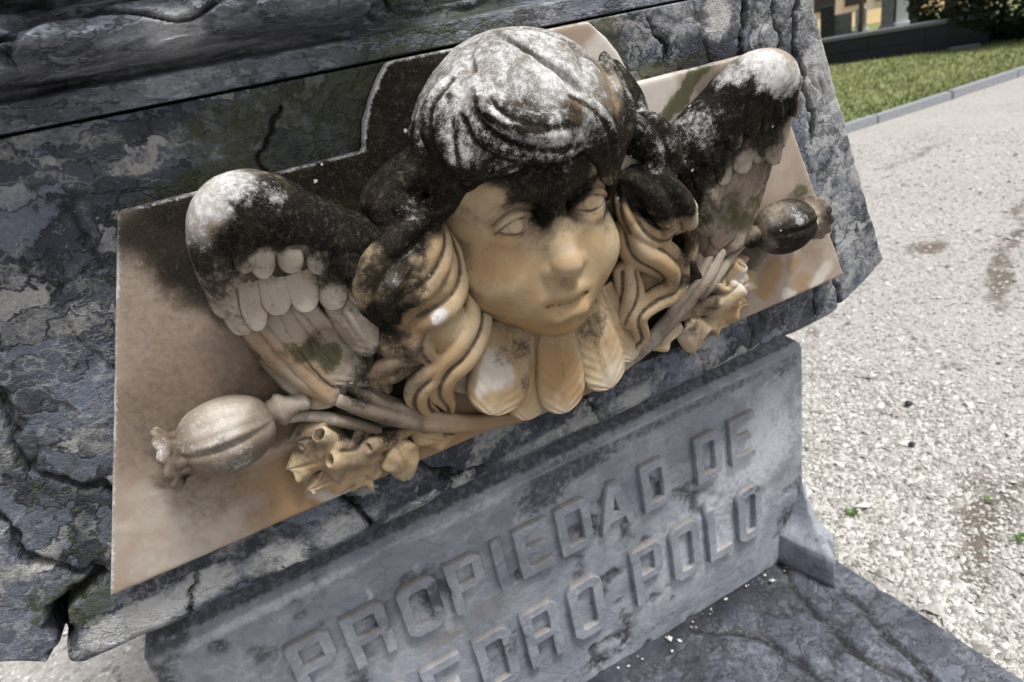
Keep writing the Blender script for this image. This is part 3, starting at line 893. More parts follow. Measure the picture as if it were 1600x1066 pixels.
# ---- hair ------------------------------------------------------------------------
hr = Sdf((-.26, -.165, .0), (.235, .02, .43), .0016)
hr.ell(F(.013, -.006, .296), (.112, .108, .1160))
hr.ell(F(.006, .040, .322), (.088, .066, .080), .03)
hr.ell(F(-.004, .075, .216), (.097, .088, .094), .008, '-')
hr.ell(F(0, .03, .18), (.086, .09, .09), .006, '-')
def HL(pts, rad, n=3, **k):
    k.setdefault('spread', .58); n = max(n, 4)
    hr.lock(pts, rad, n, **k)
def groove(pts, rad, k=.010):
    p_, r_ = curve(pts, rad, 6); hr.chain(p_, r_, k, '-'); GROOVES.append(p_+np.array([0, .006, 0]))
# combed furrows over the crown
groove([(-0.0124,-0.0900,0.4007), (-0.0525,-0.1050,0.3890), (-0.0723,-0.1150,0.3681), (-0.0684,-0.1250,0.3486)], [.003, .005, .006, .004], .016)
groove([(0.0115,-0.0900,0.3943), (-0.0232,-0.1180,0.3780), (-0.0238,-0.1280,0.3581), (-0.0001,-0.1250,0.3435)], [.002, .004, .005, .003], .016)
groove([(0.0519,-0.0700,0.3845), (0.0389,-0.1000,0.3630), (0.0368,-0.1080,0.3418), (0.0400,-0.1080,0.3194)], [.003, .005, .006, .004], .014)
groove([(-0.0386,-0.0700,0.4036), (-0.0689,-0.0750,0.3869), (-0.0842,-0.0800,0.3668), (-0.0900,-0.0880,0.3423)], [.003, .005, .006, .004], .014)
groove([(-0.0740,-0.1100,0.3514), (-0.0548,-0.1210,0.3347), (-0.0283,-0.1250,0.3264), (0.0051,-0.1220,0.3258)], [.003, .005, .006, .004], .008)
groove([(-0.0617,-0.1100,0.3589), (-0.0437,-0.1260,0.3434), (-0.0090,-0.1280,0.3391)], [.002, .004, .003], .012)
groove([(0.0909,-0.0500,0.3656), (0.0905,-0.0660,0.3385), (0.0871,-0.0720,0.3094)], [.003, .005, .005], .012)
groove([(-0.0727,-0.0400,0.3874), (-0.0958,-0.0500,0.3649), (-0.1066,-0.0600,0.3377)], [.003, .005, .005], .012)
qq = np.random.RandomState(4)
for i in range(14):                                   # fine combed lines from the crown
    a0 = -2.9+5.8*(i+.5)/14+qq.normal(0, .06)
    L_ = []
    for j, t_ in enumerate(np.linspace(.25, 1.45, 9)):
        a_ = a0+.25*math.sin(t_*2.6+i*.7)+.18*t_
        d_ = np.array([math.sin(a_)*math.sin(t_)*.119, -math.cos(a_)*math.sin(t_)*.112, math.cos(t_)*.116])
        L_.append(np.array(F(.006, .002, .296))+d_*1.012)
    if math.cos(a0) > -.3:
        hr.chain(L_, [.0015]+[.0022+.0014*qq.rand() for _ in range(7)]+[.0012], .007, '-')
# fringe: two rolled curls over the brow
HL([(-0.0582,-0.0700,0.3673), (-0.0594,-0.0960,0.3450), (-0.0335,-0.1070,0.3284), (0.0009,-0.1070,0.3235), (0.0248,-0.1000,0.3282)], [.006, .014, .015, .013, .006], 3, k=.018, twist=1.0)
HL([(-0.0729,-0.0740,0.3491), (-0.0644,-0.0940,0.3272), (-0.0317,-0.1050,0.3103), (0.0029,-0.1040,0.3066), (0.0256,-0.0980,0.3091)], [.008, .014, .013, .011, .005], 3, k=.005, twist=1.2)
HL([(0.0058,-0.1040,0.3402), (0.0317,-0.1010,0.3240), (0.0507,-0.0920,0.2999), (0.0499,-0.0840,0.2789)], [.012, .015, .013, .006], 3, k=.010)
HL([(0.0994,-0.0300,0.3566), (0.0874,-0.0620,0.3245), (0.0828,-0.0700,0.3013), (0.0716,-0.0720,0.2774)], [.012, .018, .016, .008], 3, k=.014)
HL([(0.1259,0.0100,0.3609), (0.1333,-0.0120,0.3261), (0.1371,-0.0220,0.2988), (0.1370,-0.0300,0.2802)], [.016, .019, .018, .011], 3, k=.012)
HL([(-0.0675,-0.0500,0.3700), (-0.0871,-0.0600,0.3523), (-0.0932,-0.0680,0.3332), (-0.0934,-0.0750,0.3171), (-0.0927,-0.0780,0.3028)], [.014, .020, .019, .013, .004], 3, k=.012, twist=.9)
HL([(-0.0438,0.0100,0.3768), (-0.0762,-0.0060,0.3535), (-0.0942,-0.0180,0.3266), (-0.0979,-0.0340,0.3005), (-0.0922,-0.0460,0.2851)], [.014, .017, .019, .018, .010], 3, k=.014)
HL([(-0.0760,-0.0780,0.3257), (-0.0783,-0.0790,0.3098), (-0.0853,-0.0740,0.2927)], [.012, .012, .005], 3, k=.010)
HL([(-0.0563,-0.0920,0.3232), (-0.0710,-0.0910,0.3114), (-0.0779,-0.0840,0.2949)], [.010, .010, .004], 2, k=.008)
HL([(-0.0364,-0.1000,0.3117), (-0.0497,-0.0980,0.3039), (-0.0589,-0.0940,0.2965)], [.009, .008, .003], 2, k=.008)
HL([(0.0175,-0.0980,0.3104), (0.0426,-0.0880,0.2869), (0.0637,-0.0720,0.2560)], [.011, .011, .004], 2, k=.008)
HL([(-0.0137,-0.1040,0.3066), (0.0003,-0.0980,0.2911), (0.0205,-0.0900,0.2787)], [.009, .008, .003], 2, k=.008)
# left side
HL([(-0.0918,-0.0140,0.3128), (-0.1283,-0.0200,0.2982), (-0.1500,-0.0280,0.2838), (-0.1307,-0.0340,0.2670), (-0.1024,-0.0440,0.2725)], [.020, .024, .024, .021, .010], 3, k=.012)
HL([(-0.1219,-0.0360,0.2709), (-0.1478,-0.0450,0.2571), (-0.1698,-0.0460,0.2419), (-0.1820,-0.0420,0.2213), (-0.1801,-0.0380,0.1977), (-0.1647,-0.0360,0.1809)], [.016, .021, .024, .022, .018, .009], 4, k=.004, twist=2.0, spread=.68)
HL([(-0.1127,-0.0340,0.2588), (-0.1228,-0.0460,0.2373), (-0.1397,-0.0500,0.2180), (-0.1557,-0.0500,0.2066), (-0.1753,-0.0460,0.2007)], [.012, .017, .018, .016, .009], 3, k=.004, spread=.68)
HL([(-0.1048,-0.0300,0.2419), (-0.1040,-0.0340,0.2189), (-0.1115,-0.0380,0.2008), (-0.1260,-0.0420,0.1878), (-0.1445,-0.0420,0.1794), (-0.1623,-0.0400,0.1703)], [.010, .014, .018, .021, .021, .013], 3, k=.004, spread=.66)
hr.ell((-0.1260,-0.0300,0.1589), (.027, .024, .030), .010)
HL([(-0.0971,-0.0280,0.2088), (-0.0918,-0.0320,0.1791), (-0.0983,-0.0340,0.1499), (-0.1192,-0.0360,0.1271), (-0.1377,-0.0340,0.1137), (-0.1466,-0.0280,0.0924), (-0.1394,-0.0200,0.0679), (-0.1363,-0.0120,0.0492)], [.010, .015, .019, .020, .018, .014, .009, .003], 3, k=.003, twist=1.6, spread=.68)
HL([(-0.1547,-0.0420,0.1763), (-0.1597,-0.0380,0.1527), (-0.1478,-0.0360,0.1325)], [.015, .017, .010], 2, k=.006)
HL([(-0.1279,-0.0340,0.1239), (-0.1554,-0.0320,0.1142), (-0.1691,-0.0260,0.0973), (-0.1654,-0.0180,0.0737), (-0.1474,-0.0100,0.0508)], [.013, .015, .014, .010, .003], 3, k=.003, twist=2.6, spread=.68)
HL([(-0.1590,-0.0340,0.1701), (-0.1814,-0.0300,0.1571), (-0.1896,-0.0260,0.1707)], [.015, .016, .012], 2, k=.005)
HL([(-0.1644,-0.0260,0.1326), (-0.1867,-0.0260,0.1342), (-0.2011,-0.0220,0.1270), (-0.1970,-0.0160,0.1066)], [.012, .018, .014, .007], 2, k=.003)
# right side
HL([(0.1268,-0.0300,0.2977), (0.1350,-0.0400,0.2848), (0.1473,-0.0430,0.2661), (0.1511,-0.0420,0.2487), (0.1324,-0.0420,0.2382), (0.1146,-0.0420,0.2454)], [.018, .025, .025, .022, .017, .010], 3, k=.005, twist=2.2)
HL([(0.1101,-0.0420,0.2432), (0.1312,-0.0460,0.2262), (0.1550,-0.0460,0.2042), (0.1763,-0.0400,0.1843)], [.018, .027, .028, .021], 3, k=.005, twist=1.8)
HL([(0.1044,-0.0300,0.2423), (0.0999,-0.0420,0.2132), (0.1109,-0.0480,0.1894), (0.1353,-0.0460,0.1746), (0.1609,-0.0420,0.1784)], [.008, .011, .012, .012, .008], 2, k=.003)
HL([(0.1014,-0.0340,0.2010), (0.1105,-0.0360,0.1707), (0.1368,-0.0370,0.1498), (0.1573,-0.0350,0.1273), (0.1551,-0.0320,0.1030), (0.1271,-0.0300,0.0957), (0.1068,-0.0270,0.0813), (0.1142,-0.0220,0.0516), (0.1020,-0.0140,0.0318)], [.011, .019, .021, .019, .017, .015, .013, .010, .004], 3, k=.003, twist=1.6, spread=.66)
hr.ell((0.1443,-0.0100,0.1140), (.024, .016, .026), .006)
HL([(0.1003,-0.0240,0.1433), (0.1047,-0.0240,0.1101), (0.0960,-0.0200,0.0749)], [.014, .016, .011], 2, k=.005)
HL([(0.1767,-0.0220,0.1857), (0.1940,-0.0220,0.1495), (0.1902,-0.0200,0.1153), (0.2270,-0.0140,0.0790)], [.012, .014, .014, .008], 3, k=.003)
hair = hr.build('hair', M_marble, head, rough=.0007)

# ---- wings -------------------------------------------------------------------------
def feather_mesh(base, tip, w, th, bend=.0, nrm=(0, -1, 0), nu=30, nv=21, barb=.0, side=1, rach=.0005, tip_round=.42, root_w=.7, point=0):
    """one carved feather: domed tongue with a shaft ridge, closed at the back"""
    b = np.array(base, float); t_ = np.array(tip, float)
    ax = t_-b; L = np.linalg.norm(ax); ax /= L
    n_ = np.array(nrm, float); n_ -= ax*(n_@ax); n_ /= np.linalg.norm(n_)
    sd_ = np.cross(ax, n_)
    u = np.linspace(0, 1, nu)
    u = 1-(1-u)**1.5
    tw = np.where(u < 1-tip_round, root_w+(1-root_w)*np.sin(np.clip(u/(1-tip_round), 0, 1)*math.pi/2), np.clip(1-(np.clip((u-(1-tip_round))/tip_round, 0, 1))**2.6, 0, 1)**.5)
    tw = np.maximum(tw, .03)
    q = np.linspace(-1, 1, nv)
    P_ = []
    for i in range(nu):
        for j in range(nv):
            e = q[j]
            dome = th*np.sqrt(max(0, 1-abs(e)**7))*(1-.2*abs(e))*(.45+.55*tw[i]**.6)*(.15+.85*min(1, u[i]/.42))
            fd = max(0, 1-u[i]*1.12)**.6
            rg = rach*math.exp(-(e/.13)**2)*fd-rach*.7*math.exp(-((abs(e)-.24)/.1)**2)*fd
            bb = barb*math.sin((u[i]*16+abs(e)*4.5)*math.pi)*min(1, abs(e)*2)
            off = bend*4*u[i]*(1-u[i])
            P_.append(b+ax*L*u[i]+sd_*(e*tw[i]*w*.5+off)+n_*(dome+rg+bb))
    front = np.array(P_)
    back = front.copy().reshape(nu, nv, 3)
    ed = back[:, [0, -1]].mean(1)
    backp = (b+ax*0)[None]
    v = front
    f = grid_faces(nu, nv)
    ring = [i*nv for i in range(nu)]+[(nu-1)*nv+j for j in range(1, nv)]+[i*nv+nv-1 for i in range(nu-2, -1, -1)]+[j for j in range(nv-2, 0, -1)]
    bk = front[ring]-n_*(th*1.6+.008)
    # walls lean inward a little
    cen = front.mean(0); bk = bk+(cen-n_*(th+.01)-bk)*.12
    n0 = len(v); v = np.vstack([v, bk]); Lr = len(ring)
    fr = np.array([(ring[(i+1) % Lr], ring[i], n0+i, n0+(i+1) % Lr) for i in range(Lr)])
    return v, np.vstack([f, fr])

def feather(name, parent, base, tip, w, th, bend=0, mat=None, mir=False, drape=None, lift=.006, root=.0, fit=None, **k):
    v, f = feather_mesh(base, tip, w, th, bend, **k)
    if drape is not None:
        # lay the feather on the carved wing beneath it
        b_ = np.array(base); ax = np.array(tip)-b_; L = np.linalg.norm(ax); ax /= L
        u = np.clip((v-b_)@ax/L, 0, 1)
        lin = -(b_[1]+(tip[1]-b_[1])*u)
        own = -v[:, 1]-lin
        v[:, 1] = -(np.maximum(drape(v[:, 0], v[:, 2]), lin-.014)+root+(lift-root)*u+own)
    v = v+.0007*2*(np.stack([fbm(v[:, 0]*80+s_, v[:, 1]*80, v[:, 2]*80, 3) for s_ in (0, 31, 63)], 1)-.5)
    if mir:
        v = v*np.array([-1, 1, 1]); f = f[:, ::-1]
    if fit is not None: v = fit(v)
    o = fast_mesh(name, v, f[:, ::-1], mat or M_greym, parent)
    bb_ = np.array(base); ax = np.array(tip)-bb_
    nu_, nv_ = k.get('nu', 30), k.get('nv', 21)
    u_ = np.linspace(0, 1, nu_); u_ = np.repeat(1-(1-u_)**1.5, nv_)
    set_attr(o, 'fu', np.concatenate([u_, np.full(len(v)-len(u_), .2)]))
    set_attr(o, 'fe', np.concatenate([np.tile(np.abs(np.linspace(-1, 1, nv_)), nu_), np.full(len(v)-len(u_), 1.3)]))
    return o

wg = Sdf((-.35, -.13, .05), (-.07, .02, .39), .0018)
HW = [(-0.1148,-0.0200,0.2587), (-0.1536,-0.0260,0.2558), (-0.1942,-0.0320,0.2700), (-0.2290,-0.0420,0.2932), (-0.2526,-0.0520,0.3147), (-0.2740,-0.0580,0.3228), (-0.2926,-0.0560,0.3102), (-0.3026,-0.0480,0.2830), (-0.3046,-0.0360,0.2556), (-0.3003,-0.0260,0.2295), (-0.2906,-0.0180,0.1865), (-0.2721,-0.0160,0.1476), (-0.2525,-0.0160,0.1200)]
wp, wr = curve(HW, [.018, .020, .022, .024, .026, .0255, .0225, .0175, .0135, .011, .008, .007, .005], 6)
wg.chain(wp, wr, .0)
wg.chain([(-0.2573,-0.0340,0.2946), (-0.2623,-0.0220,0.2593), (-0.2494,-0.0120,0.2152)], [.029, .027, .022], .040)
wg.chain([(-0.2161,-0.0220,0.2689), (-0.2025,-0.0140,0.2288), (-0.2053,-0.0060,0.1705), (-0.2165,-0.0030,0.1306)], [.027, .026, .021, .014], .03)
wg.chain([(-0.2860,-0.0100,0.2275), (-0.2716,-0.0080,0.1824), (-0.2531,-0.0060,0.1322)], [.020, .018, .012], .015)
_in = wg.d < 0
_i = np.clip(_in.argmax(1), 1, None)
_a = np.take_along_axis(wg.d, (_i-1)[:, None, :], 1)[:, 0]; _b = np.take_along_axis(wg.d, _i[:, None, :], 1)[:, 0]
_front = np.where(_in.any(1), -(wg.lo[1]+wg.h*(_i-1+np.clip(_a/(_a-_b+1e-9), 0, 1))), 0.0)
for _ in range(4):
    _front = (_front+np.roll(_front, 1, 0)+np.roll(_front, -1, 0)+np.roll(_front, 1, 1)+np.roll(_front, -1, 1))/5
def wing_front(x, z):
    a_ = np.clip((x-wg.lo[0])/wg.h, 0, _front.shape[0]-2); c_ = np.clip((z-wg.lo[2])/wg.h, 0, _front.shape[1]-2)
    i = a_.astype(int); j = c_.astype(int); fx, fz = a_-i, c_-j
    return (_front[i, j]*(1-fx)+_front[i+1, j]*fx)*(1-fz)+(_front[i, j+1]*(1-fx)+_front[i+1, j+1]*fx)*fz
wing_l = wg.build('wing', M_greym, plaque, rough=.0010)
FE = [  # base, tip, width, thickness, bend, lift at the tip, extra
    # long flight feathers
    ((-0.2941,-0.0200,0.2392), (-0.2460,-0.0260,0.1126), .054, .0045, .004, .004, dict(rach=.0026, tip_round=.24, barb=.0007)),
    ((-0.2602,-0.0220,0.2404), (-0.2227,-0.0280,0.1310), .044, .0045, .004, .008, dict(rach=.0024, tip_round=.22, barb=.0007)),
    ((-0.2219,-0.0200,0.2397), (-0.2004,-0.0300,0.1553), .036, .0050, .002, .010, dict(rach=.0016, tip_round=.3, barb=.0005)),
    ((-0.2139,-0.0100,0.1886), (-0.2083,-0.0160,0.1008), .034, .006, .002, .005, dict(rach=.0010, tip_round=.3)),
    ((-0.2516,-0.0120,0.1896), (-0.2130,-0.0180,0.1171), .032, .005, .002, .008, dict(rach=.0008, tip_round=.3)),
    # second row
    ((-0.3052,-0.0500,0.2842), (-0.3106,-0.0440,0.2346), .026, .0026, 0, .006, {}),
    ((-0.2953,-0.0500,0.2783), (-0.3038,-0.0440,0.2238), .025, .0026, 0, .008, {}),
    ((-0.2819,-0.0500,0.2757), (-0.2931,-0.0440,0.2174), .026, .0028, 0, .010, {}),
    ((-0.2637,-0.0500,0.2739), (-0.2701,-0.0440,0.2236), .027, .0028, 0, .009, {}),
    ((-0.2420,-0.0500,0.2711), (-0.2477,-0.0440,0.2193), .028, .0028, 0, .010, {}),
    ((-0.2168,-0.0440,0.2658), (-0.2230,-0.0400,0.2133), .028, .0028, 0, .009, {}),
    ((-0.1943,-0.0400,0.2563), (-0.2000,-0.0360,0.2054), .024, .0026, 0, .009, {}),
    ((-0.1757,-0.0360,0.2437), (-0.1818,-0.0300,0.2015), .020, .0026, 0, .008, {}),
    # small coverts
    ((-0.2923,-0.0650,0.3031), (-0.2979,-0.0550,0.2719), .017, .0035, 0, .0045, {}),
    ((-0.2796,-0.0650,0.3004), (-0.2852,-0.0550,0.2677), .018, .0035, 0, .0045, {}),
    ((-0.2644,-0.0650,0.2980), (-0.2703,-0.0550,0.2640), .021, .004, 0, .0045, {}),
    ((-0.2456,-0.0600,0.2907), (-0.2498,-0.0550,0.2614), .021, .004, 0, .0045, {}),
    ((-0.2240,-0.0540,0.2811), (-0.2277,-0.0500,0.2515), .023, .004, 0, .0045, {}),
    ((-0.2004,-0.0500,0.2711), (-0.2030,-0.0460,0.2384), .024, .004, 0, .0045, {}),
    ((-0.1765,-0.0460,0.2610), (-0.1786,-0.0400,0.2311), .020, .004, 0, .0045, {}),
]
def right_wing_fit(v):
    v = np.array(v, float)
    v[..., 0] = np.where(v[..., 0] > .1, .1+(v[..., 0]-.1)*1.10, v[..., 0]); v[..., 2] -= .006*sstep(.1, .25, v[..., 0])
    return v
wing_r = link(bpy.data.objects.new('wing', mirror_mesh(wing_l)), plaque)
co, _n = get_co(wing_r); wing_r.data.vertices.foreach_set('co', right_wing_fit(co).astype(np.float32).ravel()); wing_r.data.update()
qf = np.random.RandomState(11)
for i_, (b, t_, w, th, bd, lf_, ex) in enumerate(FE):
    if i_ > 4:
        w = w*(.88+.16*qf.rand()); t_ = (t_[0]+qf.normal(0, .0022), t_[1], t_[2]+qf.normal(0, .003)); ex = dict(ex, rach=.0011, barb=.0002)
    feather('feather', wing_l, b, t_, w, th, bd, drape=wing_front, lift=lf_*1.35, root=(-.007 if i_ > 4 else .0005), **ex)
    feather('feather', wing_r, b, t_, w, th, bd, mir=True, fit=right_wing_fit, drape=wing_front, lift=lf_*1.35, root=(-.007 if i_ > 4 else .0005), **ex)

# ---- collar of broad feathers under the chin ------------------------------------------
CO = [((-0.0863,-0.0100,0.1272), (-0.1242,-0.0140,0.0701), .044, .004, .30, .0010),
      ((-0.0489,-0.0220,0.1284), (-0.0997,-0.0340,0.0403), .072, .007, .34, .0016),
      ((-0.0260,-0.0240,0.1206), (-0.0588,-0.0280,0.0124), .054, .005, .28, .0016),
      ((0.0004,-0.0280,0.1160), (-0.0148,-0.0360,0.0066), .062, .007, .32, .0010),
      ((0.0427,-0.0240,0.1155), (0.0543,-0.0300,0.0074), .062, .006, .30, .0016),
      ((0.0721,-0.0160,0.1272), (0.0998,-0.0180,0.0234), .050, .005, .32, .0012)]
for b, t_, w, th, tr, ra in CO:
    feather('collar_feather', plaque, b, t_, w, th, 0, mat=M_marble, nu=60, nv=41, barb=.0004, rach=ra*1.3, tip_round=tr, root_w=.6, nrm=(0, -1, .1))

# ---- poppy seed heads ------------------------------------------------------------------
def lathe_x(name, prof_, cx, cy, cz, sgn, mat, parent, nseg=48, lobes=0, amp=0.0, fn=None):
    """surface of revolution about an X-parallel axis; prof_ = (x, r)"""
    V = []
    for (px, pr_) in prof_:
        for i in range(nseg):
            a = 2*math.pi*i/nseg
            r_ = pr_*(1+amp*math.cos(lobes*a)) if lobes else pr_
            if fn: px_, r_ = fn(px, r_, a)
            else: px_ = px
            V.append((cx+sgn*px_, cy-r_*math.cos(a), cz+r_*math.sin(a)))
    n_ = len(prof_)
    f = []
    for i in range(n_-1):
        for j in range(nseg):
            a = i*nseg+j; b = i*nseg+(j+1) % nseg
            q = (a, b, b+nseg, a+nseg)
            f.append(q if sgn > 0 else q[::-1])
    f.append(tuple(range(nseg))[::-1] if sgn > 0 else tuple(range(nseg)))
    f.append(tuple((n_-1)*nseg+j for j in range(nseg)) if sgn > 0 else tuple((n_-1)*nseg+j for j in range(nseg))[::-1])
    v = np.array(V)
    v = v+.0016*(np.stack([fbm(v[:, 0]*60+s_, v[:, 1]*60, v[:, 2]*60, 3) for s_ in (0, 31, 63)], 1)-.5)
    return mesh_obj(name, v, f, mat, parent)

pods = []
for sg, cz in ((-1, .128), (1, .122)):
    cx, cy = sg*.349, -.028
    def podr(px, r_, a):
        a = (a+math.pi) % (2*math.pi)-math.pi
        g = .0034*math.exp(-((a-.12)/.13)**2)+.0016*math.exp(-((a-.45)/.10)**2)-.0016*math.exp(-((a-.28)/.1)**2)+.0016*math.exp(-((a+.75)/.12)**2)+.0012*math.exp(-((a-.8)/.12)**2)
        k_ = math.exp(-(px/.03)**2)
        return px, r_-g*k_*1.9
    pf = [(.0425*math.sin(q), .0345*max(.12, math.cos(q)**.82)) for q in np.linspace(-1.5, 1.46, 34)]
    cap = lathe_x('poppy_capsule', pf, cx, cy, cz, sg, M_greym, plaque, 72, 0, 0, podr)
    # scalloped crown at the outer end
    def crown(px, r_, a):
        sc = 1+.10*abs(math.cos(6*a))
        return px+(.0025*abs(math.cos(6*a)) if r_ > .012 else 0), r_*sc if r_ > .012 else r_
    lathe_x('poppy_crown', [(.028, .0200), (.0370, .0195), (.0420, .0205), (.0455, .0255), (.0480, .0280), (.0510, .0280), (.0525, .0240), (.0505, .018), (.0500, .008), (.0495, .002)], cx, cy, cz-.002, sg, M_greym, cap, 96, 0, 0, crown)
    # neck ring and stalk
    lathe_x('poppy_neck', [(-.040, .012), (-.046, .013), (-.049, .0160), (-.053, .0155), (-.059, .0105), (-.066, .0085), (-.074, .0098), (-.078, .008)], cx, cy+.010, cz, sg, M_greym, cap, 40)
    pods.append(cap)

# ---- curled leaves ------------------------------------------------------------------------
lf = Sdf((-.36, -.085, -.01), (-.14, .015, .17), .0013)
def LL(pts, rad, k=.005): 
    p_, r_ = curve(pts, rad, 6); lf.chain(p_, r_, k)
def hole(c, r_, dp=.012):
    c = np.array(c); lf.chain([c+np.array([0, -.012, .004]), c+np.array([0, dp, -.004])], [r_, r_*.8], .002, '-')
def curl(c, r_, R_, back, rb):
    """a leaf lobe rolled into a little tube, open at the front"""
    c = np.array(c); b_ = np.array(back)
    ax = c-b_; ax /= np.linalg.norm(ax)
    lf.chain([c, c*.5+b_*.5, b_], [R_, R_*1.1, rb], .003)
    lf.chain([c+ax*R_*1.5, c-ax*R_*1.6], [r_*1.15, r_*.7], .0022, '-')
curl((-0.2720,-0.0250,0.0884), .0058, .0100, (-0.2595,-0.0080,0.0600), .010)
curl((-0.2678,-0.0270,0.0599), .0058, .0105, (-0.2334,-0.0120,0.0397), .011)
curl((-0.2302,-0.0230,0.0560), .0050, .0090, (-0.2104,-0.0080,0.0511), .009)
LL([(-0.2521,-0.0180,0.0584), (-0.2356,-0.0180,0.0520), (-0.2149,-0.0100,0.0477), (-0.1848,-0.0060,0.0463)], [.009, .010, .009, .006], .004)
LL([(-0.2663,-0.0260,0.0680), (-0.2575,-0.0280,0.0724), (-0.2514,-0.0260,0.0670), (-0.2430,-0.0260,0.0707), (-0.2378,-0.0220,0.0755), (-0.2292,-0.0160,0.0717)], [.0034, .0042, .0040, .0044, .0044, .004], .002)
leaf_l = lf.build('curled_leaf', M_marble, plaque, rough=.0009)
leaf_r = link(bpy.data.objects.new('curled_leaf', mirror_mesh(leaf_l)), plaque)
def ruffle(path, widths, amp, freq, seed, parent, lobes=3.0, th=.0042, mir=False, tuck=.006):
    """a leaf blade along a midrib: lobed outline, frilled and rolled edges, real thickness"""
    pts, wd_ = curve(path, widths, 14); wd_ = wd_*1.25; amp = amp*1.15
    n_ = len(pts); nv_ = 33
    t = np.gradient(pts, axis=0); t /= np.linalg.norm(t, axis=1)[:, None]
    nn = np.array([0, -1.0, 0])-t*(t@np.array([0, -1.0, 0]))[:, None]; nn /= np.linalg.norm(nn, axis=1)[:, None]
    sd2 = np.cross(t, nn)
    q = np.linspace(-1, 1, nv_); u = np.linspace(0, 1, n_)
    V = np.zeros((n_, nv_, 3))
    for j, e in enumerate(q):
        ph = seed*1.7+(2.1 if e > 0 else 0)
        lob = 1-.20*np.abs(np.sin(u*lobes*math.pi+ph))**2*abs(e)
        fr_ = amp*abs(e)**1.7*np.sin(u*freq*2*math.pi+ph+e*1.2)+.2*amp*abs(e)**3*np.sin(u*freq*4.3*math.pi+ph*2)
        roll_ = -tuck*abs(e)**4
        crease = .0022*np.exp(-(e/.10)**2)*-1+.0012*np.cos(u*lobes*4*math.pi+abs(e)*5)*abs(e)*(1-abs(e))*2
        V[:, j] = pts+sd2*(e*wd_*lob)[:, None]+nn*(fr_+roll_+crease+.004*(1-abs(e)))[:, None]
    V = V.reshape(-1, 3)
    nrm_ = np.repeat(nn, nv_, axis=0)
    f = grid_faces(n_, nv_); m_ = len(V)
    ring = [i*nv_ for i in range(n_)]+[(n_-1)*nv_+j for j in range(1, nv_)]+[i*nv_+nv_-1 for i in range(n_-2, -1, -1)]+[j for j in range(nv_-2, 0, -1)]
    V2 = np.vstack([V, V-nrm_*th])
    L_ = len(ring)
    fr2 = np.array([(ring[(i+1) % L_], ring[i], m_+ring[i], m_+ring[(i+1) % L_]) for i in range(L_)])
    f = np.vstack([f, f[:, ::-1]+m_, fr2])
    V2 = V2+.0006*2*(np.stack([fbm(V2[:, 0]*120+s_, V2[:, 1]*120, V2[:, 2]*120, 2) for s_ in (0, 31, 63)], 1)-.5)
    if mir: V2 = V2*np.array([-1, 1, 1]); f = f[:, ::-1]
    return fast_mesh('leaf_blade', V2, f[:, ::-1], M_marble, parent)
RUF = [([(-0.2121,-0.0080,0.0551), (-0.2410,-0.0140,0.0581), (-0.2747,-0.0160,0.0597), (-0.3001,-0.0120,0.0599), (-0.3132,-0.0080,0.0612)], [.006, .018, .022, .016, .003], .009, 2.6, 1, 3.2),
       ([(-0.2418,-0.0120,0.0535), (-0.2638,-0.0180,0.0749), (-0.2822,-0.0160,0.0873), (-0.3001,-0.0080,0.0872)], [.006, .014, .016, .003], .008, 2.2, 2, 2.4),
       ([(-0.2046,-0.0060,0.0283), (-0.2355,-0.0120,0.0276), (-0.2664,-0.0120,0.0293), (-0.2895,-0.0090,0.0296), (-0.3014,-0.0060,0.0283)], [.006, .015, .017, .012, .003], .008, 2.8, 3, 3.0),
       ([(-0.2082,-0.0080,0.0435), (-0.2057,-0.0180,0.0327), (-0.2033,-0.0180,0.0149), (-0.2046,-0.0080,-0.0072)], [.010, .019, .019, .010], .005, 1.2, 4, 1.0),
       ([(-0.1848,-0.0060,0.0463), (-0.1724,-0.0120,0.0335), (-0.1550,-0.0100,0.0209), (-0.1401,-0.0050,0.0165)], [.006, .012, .011, .003], .006, 2.0, 5, 2.0),
       ([(-0.2301,-0.0060,0.0157), (-0.2462,-0.0100,0.0136), (-0.2620,-0.0060,0.0093)], [.006, .013, .003], .006, 1.8, 6, 1.8)]
blades_l, blades_r = [], []
for path, wds, am, fq, sdd, lb_ in RUF:
    blades_l.append(ruffle(path, wds, am, fq, sdd, leaf_l, lb_)); blades_r.append(ruffle(path, wds, am, fq, sdd, leaf_r, lb_, mir=True))

# ---- long stems sweeping along the foot -------------------------------------------------
stp = Sdf((-.33, -.075, -.004), (.01, .015, .17), .0014)
def ST(pts, rad, k=.003, n=2, off=.6):
    p_, r_ = curve(pts, rad, 8)
    stp.chain(p_, r_, k)
ST([(-0.2973,-0.0140,0.1170), (-0.2779,-0.0160,0.1106), (-0.2565,-0.0180,0.0982), (-0.2350,-0.0180,0.0815), (-0.2180,-0.0140,0.0655)], [.006, .006, .0065, .0065, .005])
ST([(-0.2346,-0.0240,0.1315), (-0.2155,-0.0240,0.1073), (-0.1875,-0.0200,0.0796), (-0.1493,-0.0150,0.0507), (-0.1062,-0.0100,0.0264), (-0.0408,-0.0060,0.0083), (0.0223,-0.0040,0.0023)], [.005, .006, .0065, .0065, .006, .005, .004])
ST([(-0.2450,-0.0220,0.1171), (-0.2222,-0.0230,0.0948), (-0.1904,-0.0190,0.0679), (-0.1514,-0.0140,0.0413), (-0.1075,-0.0090,0.0188), (-0.0417,-0.0050,0.0012), (0.0218,-0.0030,-0.0042)], [.007, .0085, .009, .0085, .007, .005, .004])
ST([(-0.2199,-0.0140,0.1287), (-0.2024,-0.0140,0.0952), (-0.1735,-0.0120,0.0683)], [.008, .008, .006])
stem_l = stp.build('stem', M_greym, plaque, rough=.0006)
